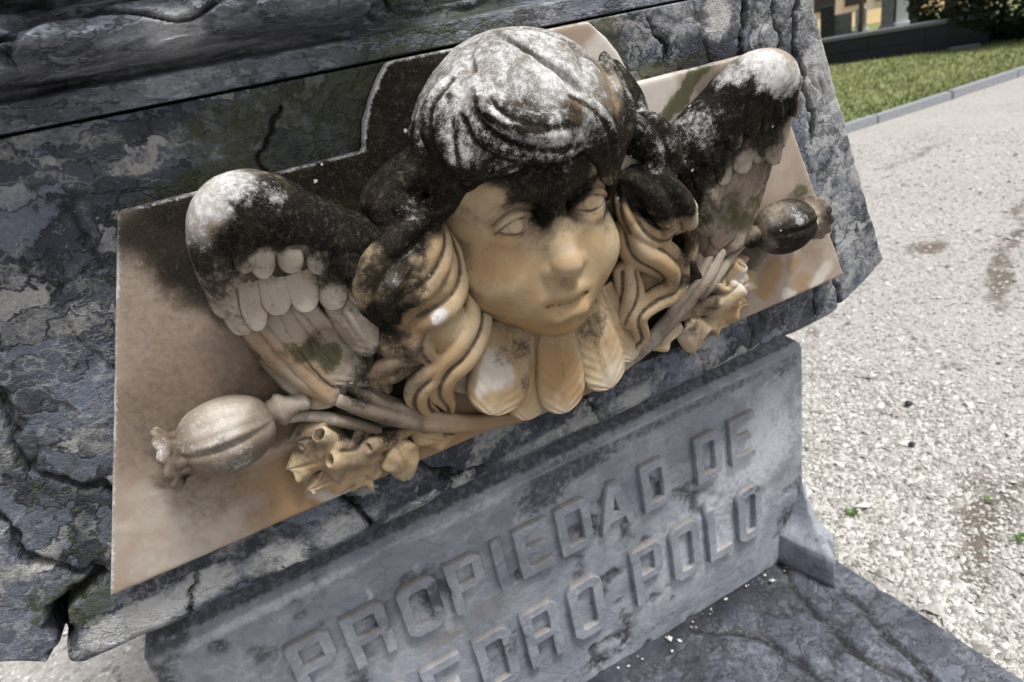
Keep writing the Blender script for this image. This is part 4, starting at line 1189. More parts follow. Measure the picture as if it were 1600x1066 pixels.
stem_r = link(bpy.data.objects.new('stem', mirror_mesh(stem_l)), plaque)

# ================================================================ weathering and crevice shade painted as masks on the marble
from mathutils import kdtree
def paint(o, blk=(), wht=(), org=(), mos=(), brn=(), pal=(), pep=.3, halo=.62, grooves=None, gw=(.0012, .0052, .8)):
    co, no = get_co(o)
    m_ = {}
    for nm, it in (('blk', blk), ('org', org), ('mos', mos), ('brn', brn), ('pal', pal), ('wht', wht)):
        m_[nm] = blobs(co, it) if len(it) else np.zeros(len(co), np.float32)
    if len(blk):                                        # brown film fading out round the crust
        m_['brn'] = np.maximum(m_['brn'], halo*blobs(co, [(x_, y_, z_, r_+.022 if s_ > 0 else r_*.7, s_) for x_, y_, z_, r_, s_ in blk]))
    if 'fu' in o.data.attributes:                       # feathers: dirt plus painted crevice shade at roots, edges and walls; worn tips
        u_ = np.empty(len(co), np.float32); o.data.attributes['fu'].data.foreach_get('value', u_)
        lng = np.ptp(co[:, 2]) > .075
        m_['brn'] = np.maximum(m_['brn'], (.35 if lng else .6)*(1-sstep(.05, .35 if lng else .6, u_)))
        m_['pal'] = np.maximum(m_['pal'], .42*sstep(.55, .95, u_))
        e_ = np.empty(len(co), np.float32); o.data.attributes['fe'].data.foreach_get('value', e_)
        col_ = 'collar' in o.name
        m_['brn'] = np.maximum(m_['brn'], (.4 if col_ else .8)*np.maximum(sstep(.78, .99, e_), sstep(.96, 1.0, u_))); m_['pal'] *= 1-sstep(.7, .95, e_)
        if lng and not col_: m_['brn'] = np.maximum(m_['brn'], .55*np.exp(-((e_-.20)/.05)**2)*(1-sstep(.7, .98, u_)))
        if col_: m_['blk'] = np.maximum(m_['blk'], .38*np.exp(-(e_/.05)**2)*(1-sstep(.5, .9, u_)))
        m_['blk'] = np.maximum(m_['blk'], .8*sstep(1.1, 1.25, e_))
    if grooves:                                         # grime and crevice shade painted along the carved lines
        pts = np.concatenate([np.concatenate([g[:-1]*(1-q)+g[1:]*q for q in (0, .33, .66)]) for g in grooves])
        kd = kdtree.KDTree(len(pts))
        for i_, q in enumerate(pts): kd.insert(q, i_)
        kd.balance()
        d_ = np.array([kd.find(q)[2] for q in co])
        g_ = 1-sstep(gw[0], gw[1], d_)
        m_['brn'] = np.maximum(m_['brn'], gw[2]*g_); m_['wht'] = m_['wht']*(1-.7*g_); m_['blk'] = np.maximum(m_['blk'], (.42 if gw[2] < .9 else .0)*g_)
    for nm, v_ in m_.items(): set_attr(o, nm, v_)
    set_attr(o, 'pep', np.full(len(co), pep))

# pale face, black crust running down from the fringe to the brow
BLK_HEAD = [(-0.0081,-0.0900,0.2933,0.05,1), (-0.0471,-0.0900,0.2972,0.035,1), (0.0178,-0.0850,0.2658,0.03,1), (-0.0083,-0.0800,0.2551,0.028,1), (-0.0207,-0.0800,0.2418,0.015,0.95), (-0.0001,-0.0850,0.2460,0.012,0.55), (0.0724,-0.0600,0.2430,0.028,1), (0.0858,-0.0500,0.2146,0.018,0.95), (0.0657,-0.0700,0.2700,0.03,1),
            (-0.0773,-0.0500,0.2964,0.02,0.8), (-0.0590,-0.0800,0.3080,0.03,1), (-0.0829,-0.0300,0.2750,0.018,0.6),
            (-0.0515,-0.0780,0.2485,0.016,-1), (-0.0674,-0.0800,0.2711,0.02,-0.9), (-0.0793,-0.0700,0.2839,0.016,-0.9), (0.0395,-0.0750,0.2422,0.0175,-1), (-0.0063,-0.0950,0.2146,0.02,-1)]
paint(head, blk=BLK_HEAD, org=[(-0.1003,-0.0500,0.1589,0.045,0.75), (-0.0635,-0.0500,0.1273,0.04,0.85), (-0.0322,-0.0600,0.1186,0.03,0.8), (0.0158,-0.0600,0.1196,0.03,0.75), (-0.0676,-0.0700,0.2195,0.03,0.6), (0.0450,-0.0600,0.1466,0.025,0.65), (-0.0817,-0.0400,0.2183,0.04,0.5), (0.0064,-0.0700,0.1477,0.02,0.5)],
      pal=[(-0.0088,-0.1000,0.2099,0.012,0.4), (0.0566,-0.0600,0.1931,0.025,0.35), (-0.0479,-0.0700,0.2463,0.014,0.4), (0.0443,-0.0700,0.2417,0.012,0.4), (-0.0214,-0.0800,0.1756,0.01,0.35), (-0.0735,-0.0800,0.2728,0.014,0.3)],
      brn=[(-0.1086,-0.0400,0.1799,0.03,0.8), (-0.0950,-0.0300,0.1439,0.03,0.8), (-0.0632,-0.0300,0.1171,0.03,0.85), (-0.0166,-0.0400,0.0987,0.022,0.7), (-0.0963,-0.0300,0.2210,0.02,0.6), (0.0432,-0.0400,0.1039,0.022,0.6), (-0.0217,-0.0700,0.1432,0.01,0.45), (-0.0100,-0.0800,0.1766,0.006,0.4)], pep=.75, grooves=FACE_LINES, gw=(.0006, .0028, .9))  # browns round the jaw also paint in the lower face's shading
BLK_HAIR = [(0.1318,-0.0100,0.3457,0.06,0.95), (0.1404,-0.0200,0.3113,0.05,1), (0.1296,0.0000,0.3658,0.04,0.8), (-0.0221,-0.0900,0.3542,0.13,0.72), (-0.0745,-0.0800,0.3227,0.06,1), (-0.1077,-0.0300,0.3115,0.08,1), (-0.1404,-0.0300,0.2844,0.05,1), (-0.0189,-0.1000,0.3021,0.05,1), (0.0413,-0.0900,0.2961,0.05,1), (0.1014,-0.0500,0.2810,0.06,1), (0.1316,-0.0500,0.2607,0.045,1), (0.1391,-0.0500,0.2175,0.032,1), (0.1141,-0.0500,0.2242,0.02,1),
            (-0.1411,-0.0500,0.2601,0.04,0.95), (-0.1743,-0.0500,0.2305,0.035,0.66), (-0.1768,-0.0500,0.1997,0.028,0.72), (-0.1554,-0.0600,0.2203,0.02,0.6), (-0.1897,-0.0400,0.1884,0.03,0.9), (-0.1625,-0.0350,0.1634,0.014,0.6), (-0.1898,-0.0300,0.1441,0.03,0.5), (0.1520,-0.0300,0.1118,0.02,0.3), (0.1768,-0.0300,0.1441,0.025,0.8), (0.1787,-0.0200,0.1007,0.03,0.8),
            (-0.1290,-0.0500,0.1829,0.035,-0.95), (-0.1106,-0.0500,0.2291,0.03,-0.9), (-0.1087,-0.0500,0.1960,0.03,-0.9), (-0.1324,-0.0500,0.1427,0.03,-0.9), (-0.1502,-0.0600,0.1798,0.02,-0.8), (0.0881,-0.0600,0.2117,0.018,-0.9), (0.1055,-0.0550,0.1884,0.014,-0.8), (0.1253,-0.0500,0.1767,0.012,-0.7), (0.1296,-0.0500,0.1392,0.022,-0.9), (0.0973,-0.0500,0.1645,0.03,-0.9), (0.1117,-0.0300,0.0928,0.03,-0.9), (-0.1963,-0.0400,0.1432,0.01,-0.7), (-0.1358,-0.0650,0.2243,0.01,-0.6), (-0.1462,-0.0700,0.2391,0.008,-0.5)]
WHT_HAIR = [(-0.0279,-0.0900,0.3859,0.1,0.74), (0.0133,-0.1000,0.3677,0.07,0.72), (-0.0016,-0.1100,0.3545,0.04,0.66), (-0.0555,-0.0900,0.3709,0.06,0.6), (-0.0887,-0.0700,0.3472,0.035,0.55), (-0.0931,-0.0800,0.3216,0.018,0.6), (-0.0490,-0.1100,0.3355,0.022,0.55), (-0.0135,-0.1150,0.3241,0.022,0.75), (-0.0290,-0.1100,0.3120,0.02,0.5), (0.1059,-0.0400,0.3427,0.05,0.42), (0.1272,-0.0300,0.3009,0.03,0.4), (0.1768,-0.0500,0.1928,0.013,0.95), (0.1382,-0.0600,0.2760,0.02,0.42), (0.1312,-0.0600,0.2533,0.012,0.45), (-0.1375,-0.0700,0.1800,0.012,0.8), (-0.1454,-0.0700,0.2466,0.012,0.35), (-0.1691,-0.0700,0.2270,0.01,0.35), (-0.1358,-0.0500,0.2795,0.02,0.3),
            (-0.0354,-0.1100,0.3418,0.02,-0.6), (0.0008,-0.1100,0.3332,0.016,-0.5)]
paint(hair, blk=BLK_HAIR, wht=WHT_HAIR, org=[(-0.1626,-0.0500,0.1815,0.03,0.7), (-0.1357,-0.0500,0.1297,0.03,0.5), (-0.1472,-0.0300,0.0819,0.04,0.6), (-0.1617,-0.0600,0.1970,0.02,0.6), (0.1474,-0.0500,0.1335,0.02,0.45), (0.1074,-0.0300,0.0610,0.03,0.55), (0.0950,-0.0500,0.2085,0.02,0.5), (0.1427,-0.0500,0.1730,0.02,0.45)],
      pal=[(0.1067,-0.0500,0.1690,0.03,0.4), (0.0961,-0.0300,0.0481,0.02,0.4), (-0.1375,-0.0700,0.1800,0.02,0.5)], brn=[(-0.1537,-0.0500,0.1782,0.04,0.5), (-0.1895,-0.0300,0.1332,0.04,0.7), (0.1882,-0.0300,0.1326,0.04,0.6), (-0.1394,-0.0500,0.2192,0.03,0.45)], pep=.8, grooves=GROOVES)
BLK_WL = [(-0.2294,-0.0600,0.3012,0.05,1), (-0.2549,-0.0700,0.3070,0.04,0.95), (-0.1957,-0.0500,0.2790,0.055,1), (-0.1566,-0.0400,0.2601,0.05,1), (-0.2726,-0.0700,0.2991,0.03,0.9), (-0.2975,-0.0700,0.2909,0.03,0.75), (-0.3064,-0.0600,0.2648,0.026,0.6), (-0.2421,-0.0600,0.3258,0.03,0.9), (-0.2244,-0.0600,0.2664,0.024,0.7), (-0.1931,-0.0500,0.2488,0.03,0.95), (-0.1755,-0.0400,0.2161,0.03,0.9),
          (-0.3015,-0.0500,0.2377,0.012,0.45), (-0.3018,-0.0200,0.1850,0.012,0.5), (-0.1941,-0.0200,0.1423,0.03,0.7), (-0.2005,-0.0200,0.1082,0.02,0.7), (-0.2270,-0.0400,0.2083,0.018,0.25), (-0.1987,-0.0400,0.2112,0.02,0.6),
          (-0.2679,-0.0700,0.2763,0.012,-0.8), (-0.2479,-0.0650,0.2701,0.011,-0.8), (-0.2890,-0.0600,0.2418,0.02,-0.85), (-0.2642,-0.0600,0.2448,0.022,-0.85), (-0.2455,-0.0600,0.2384,0.02,-0.7), (-0.2233,-0.0500,0.2272,0.012,-0.6)]
WHT_WL = [(-0.2911,-0.0800,0.3357,0.022,0.7), (-0.2698,-0.0800,0.3436,0.02,0.78), (-0.3086,-0.0700,0.3148,0.02,0.58), (-0.2476,-0.0700,0.3282,0.016,0.45), (-0.3167,-0.0500,0.2824,0.016,0.42), (-0.1694,-0.0500,0.2888,0.03,0.42), (-0.1513,-0.0500,0.2896,0.014,0.6), (-0.2874,-0.0800,0.3395,0.02,0.9)]
MOS_WL = [(-0.2549,-0.0400,0.1767,0.022,0.75), (-0.2443,-0.0400,0.1625,0.022,0.8), (-0.2672,-0.0300,0.1880,0.016,0.6), (-0.1827,-0.0300,0.2031,0.016,0.6), (-0.2369,-0.0700,0.3150,0.04,0.3), (-0.2648,-0.0700,0.3073,0.03,0.3)]
def mirR(it, dz=-.006):
    r_ = []
    for (x_, y_, z_, rad, s_) in it:
        q = right_wing_fit([-x_, y_, z_]); r_.append((q[0], q[1], q[2], rad, s_))
    return r_
for o in [wing_l]+list(wing_l.children):
    paint(o, BLK_WL, WHT_WL, org=[(-0.2866,-0.0300,0.1824,0.04,0.55), (-0.2594,-0.0300,0.1373,0.03,0.6), (-0.2529,-0.0300,0.1956,0.04,0.4)], mos=MOS_WL, pal=[(-0.2654,-0.0500,0.2368,0.04,0.35)], brn=[(-0.2074,-0.0200,0.1755,0.03,0.5), (-0.2293,-0.0200,0.1350,0.03,0.45), (-0.2977,-0.0200,0.1632,0.02,0.4)], pep=1.0)
BLK_WR = [(0.2086,-0.0700,0.2963,0.06,1), (0.2523,-0.0800,0.2935,0.05,1), (0.2987,-0.0800,0.2774,0.045,0.95), (0.1881,-0.0500,0.2608,0.06,1), (0.1747,-0.0300,0.2279,0.05,1), (0.2041,-0.0600,0.2367,0.035,1), (0.2512,-0.0600,0.2430,0.02,0.7), (0.2903,-0.0600,0.2481,0.04,0.75), (0.2371,-0.0400,0.1749,0.03,0.6), (0.2029,-0.0300,0.1832,0.03,0.6), (0.3091,-0.0500,0.1875,0.03,0.5), (0.2790,-0.0300,0.1128,0.02,0.5),
          (0.2647,-0.0500,0.2176,0.022,-0.95), (0.2535,-0.0500,0.1944,0.026,-0.95), (0.2942,-0.0500,0.2028,0.02,-0.7), (0.2359,-0.0400,0.1597,0.018,-0.6), (0.3104,-0.0500,0.2251,0.012,-0.5)]
WHT_WR = [(0.2364,-0.0800,0.3314,0.028,0.85), (0.2812,-0.0800,0.3277,0.03,0.95), (0.3138,-0.0800,0.3109,0.026,0.75), (0.3419,-0.0700,0.2826,0.018,0.5), (0.1991,-0.0500,0.2820,0.03,0.42), (0.1744,-0.0400,0.2603,0.02,0.4), (0.2105,-0.0700,0.3213,0.02,0.55)]
for o in [wing_r]+list(wing_r.children):
    paint(o, BLK_WR, WHT_WR, org=[(0.2588,-0.0500,0.2006,0.03,0.4), (0.2322,-0.0300,0.1189,0.04,0.5)], mos=[(0.2710,-0.0400,0.1496,0.028,0.75), (0.2928,-0.0400,0.1675,0.02,0.6), (0.2612,-0.0700,0.2652,0.03,0.4), (0.2668,-0.0400,0.1667,0.02,0.6)], pal=[(0.2539,-0.0500,0.2018,0.02,0.4)], brn=[(0.2242,-0.0300,0.1458,0.05,0.75), (0.3000,-0.0500,0.2201,0.05,0.6), (0.2568,-0.0400,0.1695,0.04,0.5), (0.2383,-0.0300,0.1966,0.05,0.5)], pep=1.0)
for o, gap_dirt_shade in ((wing_l, [(-0.2562,-0.0400,0.2432,0.05,0.9), (-0.2413,-0.0200,0.1882,0.06,0.9), (-0.2111,-0.0300,0.2129,0.06,0.95), (-0.2168,-0.0200,0.1442,0.05,0.95), (-0.2901,-0.0300,0.2220,0.04,0.8), (-0.2760,-0.0200,0.1747,0.05,0.8)]),):  # wing body darkened in colour: grime and painted shade between the feathers
    paint(o, BLK_WL+[(-0.2562,-0.0400,0.2432,0.05,0.55), (-0.2074,-0.0200,0.1755,0.06,0.6), (-0.2385,-0.0300,0.2033,0.05,0.5)], WHT_WL[:4]+WHT_WL[8:], brn=gap_dirt_shade, mos=MOS_WL, pep=1.0)
paint(wing_r, BLK_WR[:12]+[(0.2582,-0.0400,0.1923,0.06,0.5), (0.2446,-0.0300,0.1478,0.06,0.5)], WHT_WR, brn=[(0.2582,-0.0400,0.1923,0.08,0.9), (0.2536,-0.0300,0.1289,0.08,0.9)], mos=[(0.2710,-0.0400,0.1496,0.028,0.75), (0.2612,-0.0700,0.2652,0.03,0.4)], pep=1.0)  # right wing body gets the same painted gap darkening
for o in [c_ for c_ in plaque.children if c_.name.startswith('collar')]:
    paint(o, blk=[(-0.0718,-0.0400,0.1009,0.016,0.45), (-0.0559,-0.0300,0.0590,0.012,0.45), (0.0448,-0.0400,0.0874,0.024,0.5), (-0.0473,-0.0300,0.0995,0.018,0.5)], pal=[(-0.0977,-0.0400,0.0882,0.035,0.85), (0.0647,-0.0300,0.0260,0.03,0.5), (0.0460,-0.0300,0.0250,0.02,0.5)],
          org=[(-0.0153,-0.0400,0.0623,0.035,0.75), (-0.0052,-0.0400,0.0248,0.02,0.7), (-0.0644,-0.0300,0.0378,0.012,0.4), (-0.0369,-0.0300,0.0510,0.02,0.4)], brn=[(-0.1172,-0.0200,0.0964,0.03,0.45), (-0.0607,-0.0300,0.0929,0.02,0.3)], pep=.5)
paint(pods[0], blk=[(-0.3943,-0.0300,0.1086,0.02,0.45)], wht=[(-0.3461,-0.0700,0.1565,0.03,0.46), (-0.3722,-0.0600,0.1477,0.03,0.42), (-0.3447,-0.0600,0.1212,0.03,0.36)], pal=[(-0.3484,-0.0700,0.1575,0.03,0.45), (-0.3678,-0.0600,0.1456,0.03,0.3)], brn=[(-0.3525,-0.0500,0.1128,0.045,0.62), (-0.3284,-0.0500,0.1009,0.04,0.8), (-0.3095,-0.0400,0.1358,0.03,0.6), (-0.3515,-0.0700,0.1416,0.008,0.95), (-0.3844,-0.0500,0.1286,0.03,0.6)], pep=.8)
paint(pods[1], blk=[(0.3456,-0.0400,0.1198,0.05,0.85), (0.3513,-0.0500,0.1445,0.03,0.7)], wht=[(0.3403,-0.0500,0.1435,0.02,0.45), (0.3853,-0.0500,0.1225,0.01,0.95), (0.3130,-0.0500,0.1430,0.012,0.3)], pep=.8)
for c_ in pods[0].children:
    if 'crown' in c_.name: paint(c_, blk=[(-0.4025,-0.0300,0.1198,0.014,0.75), (-0.3925,-0.0300,0.1320,0.012,0.7), (-0.3973,-0.0300,0.1137,0.012,0.8)], wht=[(-0.4004,-0.0400,0.1411,0.01,0.5), (-0.4039,-0.0400,0.1294,0.009,0.5)], brn=[(-0.3984,-0.0400,0.1301,0.03,0.7)], pep=.8)
    else: paint(c_, brn=[(-0.2995,-0.0300,0.1267,0.02,0.5)], blk=[(-0.2824,-0.0200,0.1181,0.012,0.5)], org=[(-0.2942,-0.0300,0.1244,0.02,0.3)], pep=.6)
for c_ in pods[1].children:
    paint(c_, blk=[(0.4154,-0.0300,0.1243,0.03,0.9), (0.3060,-0.0300,0.1088,0.03,0.85)], pep=.6)
for o in [leaf_l]+blades_l: paint(o, blk=[(-0.2374,-0.0200,0.0751,0.016,0.7), (-0.2841,-0.0100,0.0882,0.012,0.35), (-0.2119,-0.0150,0.0632,0.016,0.7), (-0.2552,-0.0200,0.0719,0.012,0.5)], org=[(-0.2937,-0.0100,0.0381,0.03,0.35), (-0.2523,-0.0100,0.0168,0.04,0.4), (-0.2097,-0.0200,0.0258,0.03,0.3), (-0.2649,-0.0300,0.0586,0.03,0.3), (-0.1554,-0.0100,0.0194,0.02,0.5)],
      pal=[(-0.2491,-0.0300,0.0779,0.012,0.5), (-0.2009,-0.0200,0.0046,0.02,0.4), (-0.2725,-0.0300,0.0963,0.014,0.4), (-0.2960,-0.0200,0.0608,0.018,0.3)], brn=[(-0.2946,-0.0200,0.0906,0.03,0.65), (-0.2425,-0.0200,0.0580,0.035,0.6), (-0.2730,-0.0100,0.0397,0.02,0.5), (-0.2211,-0.0100,0.0260,0.02,0.5)], pep=1.0)
for o in [leaf_r]+blades_r: paint(o, blk=[(0.2265,-0.0200,0.0631,0.02,0.5), (0.1983,-0.0200,0.0420,0.015,0.5)], pal=[(0.2825,-0.0300,0.0774,0.025,0.7), (0.2921,-0.0300,0.0475,0.02,0.6), (0.1865,-0.0200,0.0283,0.015,0.5)], org=[(0.2674,-0.0200,0.0262,0.03,0.6), (0.3013,-0.0200,0.0234,0.02,0.5)], brn=[(0.2181,-0.0300,0.0728,0.035,0.75), (0.2088,-0.0200,0.0426,0.03,0.5)], pep=.9)
paint(stem_l, blk=[(-0.2235,-0.0200,0.1217,0.016,0.6), (-0.2082,-0.0200,0.0811,0.012,0.4), (-0.2675,-0.0100,0.0995,0.01,0.6)], org=[(-0.0997,-0.0100,0.0192,0.06,0.75), (-0.1509,-0.0150,0.0448,0.04,0.55)], brn=[(-0.2124,-0.0200,0.0907,0.05,0.8), (-0.1840,-0.0200,0.0663,0.03,0.6), (-0.2780,-0.0200,0.1125,0.02,0.4)], pep=1.0)
paint(stem_r, blk=[(0.1510,-0.0200,0.0327,0.012,0.5), (0.1098,-0.0200,0.0219,0.012,0.4)], brn=[(0.1932,-0.0200,0.0438,0.06,0.75), (0.1333,-0.0150,0.0199,0.04,0.5)], pal=[(0.0744,-0.0100,-0.0036,0.03,0.4)], org=[(0.0185,-0.0100,0.0020,0.05,0.6)], pep=1.0)
# the flat ground of the plaque
def edge_wear():
    co, no = get_co(slab)
    d_ = np.abs(poly_dist(co[:, 0], co[:, 2], outl))
    w_ = np.empty(len(co), np.float32); slab.data.attributes['wht'].data.foreach_get('value', w_)
    top_ = sstep(-.2, .3, no[:, 2])*.8+.25*(no[:, 0] < -.3)
    set_attr(slab, 'wht', np.maximum(w_, top_*(1-sstep(.0012, .0042, d_))*(co[:, 1] < .012)*(.1+1.2*fbm(co[:, 0]*25, 0, co[:, 2]*25, 3))))
paint(slab, blk=[(-0.3024,0.0000,0.3308,0.055,0.9), (-0.3258,0.0000,0.3096,0.05,0.85), (-0.3187,0.0000,0.2729,0.04,0.9), (-0.3141,0.0000,0.2410,0.024,0.7), (-0.3269,0.0000,0.3265,0.04,0.55), (-0.2233,0.0000,0.3240,0.08,1), (-0.1568,0.0000,0.3278,0.08,1), (-0.1879,0.0000,0.3061,0.06,1), (-0.1223,0.0000,0.3604,0.08,1), (-0.1015,0.0000,0.3898,0.05,0.9), (-0.0649,0.0000,0.3830,0.06,1), (-0.1464,0.0000,0.2765,0.05,1), (-0.1169,0.0000,0.2874,0.1,1), (-0.1749,0.0000,0.1277,0.06,0.8), (-0.1973,0.0000,0.0987,0.03,0.8), (-0.2695,0.0000,0.1475,0.022,0.75), (-0.2481,0.0000,0.1128,0.025,0.7), (-0.2936,0.0000,0.1678,0.012,0.5),
                 (0.1790,0.0000,0.0432,0.07,1), (0.1446,0.0000,0.0150,0.04,1), (0.2131,0.0000,0.0672,0.05,1), (0.1138,0.0000,0.0133,0.03,0.7), (-0.0939,0.0000,0.3716,0.04,0.8), (0.1296,0.0000,0.3658,0.03,0), (0.2661,0.0000,0.3142,0.03,0.5), (-0.4113,0.0000,0.1289,0.012,0.3), (-0.4113,0.0000,0.0928,0.014,0.5), (0.3249,0.0000,0.0845,0.03,0.6), (0.0355,0.0000,0.2473,0.12,1), (-0.2334,0.0000,0.0715,0.02,0.6), (-0.2607,0.0000,0.0723,0.02,0.5)],
      wht=[(-0.3620,0.0000,0.3282,0.008,0.35), (-0.3733,0.0000,0.2904,0.006,0.3)],
      org=[(-0.3028,0.0000,0.0037,0.045,0.85), (-0.3187,0.0000,0.0370,0.04,0.8), (-0.3391,0.0000,0.0151,0.03,0.6), (-0.3519,0.0000,0.0700,0.05,0.5), (-0.2802,0.0000,0.1339,0.04,0.6), (-0.2263,0.0000,-0.0025,0.03,0.7), (-0.1441,0.0000,0.0176,0.06,0.8), (0.3525,0.0000,0.0387,0.025,0.95), (0.3955,0.0000,0.0532,0.02,0.6), (0.4140,0.0000,0.0184,0.025,0.6), (-0.0965,0.0000,0.0130,0.06,0.7), (-0.3375,0.0000,0.1921,0.06,0.35)],
      brn=[(-0.3750,0.0000,0.2738,0.05,0.42), (-0.4272,0.0000,0.1366,0.04,0.45), (-0.3625,0.0000,0.2273,0.06,0.42), (-0.3226,0.0000,0.1862,0.07,0.5), (-0.2978,0.0000,0.1556,0.05,0.7), (-0.3607,0.0000,0.1749,0.06,0.55), (-0.3860,0.0000,0.1519,0.06,0.6), (-0.4045,0.0000,0.1603,0.05,0.55), (-0.2976,0.0000,0.1196,0.04,0.75), (-0.2618,0.0000,0.1112,0.04,0.8), (-0.3821,0.0000,0.0701,0.05,0.5), (-0.3483,0.0000,0.0445,0.04,0.35), (-0.3029,0.0000,0.0451,0.04,0.4), (0.4210,0.0000,0.1458,0.04,0.35), (0.4332,0.0000,0.0792,0.04,0.4)],
      mos=[(-0.2189,0.0000,0.3200,0.06,0.36), (-0.1794,0.0000,0.3332,0.06,0.42), (-0.1493,0.0000,0.3318,0.03,0.4), (-0.1193,0.0000,0.3711,0.02,0.35), (0.1588,0.0000,0.2845,0.012,0.7), (0.1733,0.0000,0.2862,0.012,0.75), (0.1883,0.0000,0.2893,0.012,0.8), (0.2018,0.0000,0.2948,0.012,0.8), (0.2128,0.0000,0.3023,0.012,0.85), (0.2220,0.0000,0.3102,0.012,0.85), (0.2313,0.0000,0.3188,0.013,0.9), (0.2406,0.0000,0.3274,0.014,0.9), (0.2515,0.0000,0.3336,0.016,0.9), (0.2642,0.0000,0.3375,0.02,0.9), (0.4090,0.0000,0.1489,0.018,0.7), (0.3970,0.0000,0.1434,0.02,0.6)],
      pal=[(-0.4236,0.0000,0.0381,0.07,0.5), (-0.3939,0.0000,0.0212,0.05,0.45), (-0.2561,0.0000,-0.0043,0.03,0.85), (-0.2722,0.0000,0.0128,0.03,0.7), (-0.4589,0.0000,0.0428,0.05,0.4), (0.1739,0.0000,0.3184,0.05,0.75), (0.1315,0.0000,0.3779,0.03,0.8), (0.3821,0.0000,-0.0004,0.02,0.9), (0.4462,0.0000,0.0176,0.03,0.75), (0.4590,0.0000,0.0429,0.03,0.4), (0.4332,0.0000,0.1772,0.04,0.3), (0.1198,0.0000,-0.0171,0.05,0.6), (0.2052,0.0000,-0.0133,0.03,0.6), (-0.3216,0.0000,0.0857,0.012,0.4)], pep=.15)
edge_wear()

# ====== SURROUNDINGS ====================================================
def ground_material():
    n = N('pale_gravel')
    a = n.noise(1.3, 4); f = n.noise(42, 6, .7); g = n.noise(170, 4, .7)
    cell = n.vor(95, 'F1', out='Color')
    col = n.mix(n.ss(.3, .7, f), (.24, .22, .20), (.46, .44, .41))
    col = n.mix(n.math('MULTIPLY', n.ss(.45, .65, a), .35), col, (.42, .41, .39))
    col = n.mix(n.math('MULTIPLY', n.ss(.2, .95, n.sep(0, cell)), .35), col, (.44, .42, .40))
    col = n.mix(n.math('MULTIPLY', n.ss(.62, .7, g), .35), col, (.12, .10, .085))
    dj = n.math('ADD', n.attr('dirt'), n.math('MULTIPLY', n.math('SUBTRACT', n.noise(14, 6, .7), .5), n.math('MULTIPLY', 1.3, n.ss(0, .25, n.attr('dirt')))))
    col = n.mix(n.math('MULTIPLY', n.ss(.35, .75, dj), .85), col, n.mix(f, (.06, .045, .032), (.14, .108, .08)))
    n.bump(n.math('ADD', n.math('MULTIPLY', f, .5), n.vor(95)), .6, .006)
    return n.fin(col, .9, .15)

def attr_mix_material(name, a, b, attr, rough=.85, spec=.2, scale=120):
    n = N(name)
    col = n.mix(n.attr(attr), a, b)
    col = n.mix(n.math('MULTIPLY', n.ss(.4, .7, n.noise(scale, 3)), .3), col, tuple(x_*.55 for x_ in a))
    return n.fin(col, rough, spec)

M_ground = ground_material()
M_pebble = attr_mix_material('limestone_chips', (.21, .195, .165), (.72, .70, .66), 'tint')
M_grass = attr_mix_material('dry_green_grass', (.10, .14, .045), (.30, .31, .14), 'tint', .8, .15)
M_soil = plain_material('lawn_soil', (.12, .15, .055), (.29, .30, .13), 9, .95, .3, .02)
M_kerb = plain_material('grey_concrete', (.26, .27, .29), (.36, .37, .39), 30, .8, .3, .004)
M_granite = plain_material('black_granite', (.006, .008, .02), (.013, .016, .034), 220, .35, .05, .001, .4)
M_cap = plain_material('granite_coping', (.13, .135, .15), (.2, .2, .22), 120, .6, .1, .001)
M_ochre = plain_material('ochre_sand', (.36, .25, .12), (.5, .37, .2), 6, .95, .3, .02)
M_cream = plain_material('cream_render', (.55, .49, .38), (.66, .60, .49), 4, .9, .2, .01)
M_dark = plain_material('dark_stone', (.014, .015, .019), (.04, .042, .05), 18, .45, .1, .002)
M_greyst = plain_material('grey_stone', (.12, .125, .14), (.2, .205, .22), 18, .7, .2, .003)
M_whitest = plain_material('white_marble', (.55, .58, .64), (.7, .72, .76), 12, .5, .1, .002)
M_bark = plain_material('tree_bark', (.12, .085, .055), (.22, .17, .12), 25, .9, .6, .01)
M_leafd = attr_mix_material('dark_conifer_leaf', (.004, .011, .004), (.014, .028, .009), 'tint', .7, .2)
M_leafm = attr_mix_material('tree_leaf', (.014, .022, .008), (.05, .06, .022), 'tint', .7, .2)
M_weed = attr_mix_material('weed_leaf', (.06, .12, .02), (.14, .24, .05), 'tint', .6, .3)

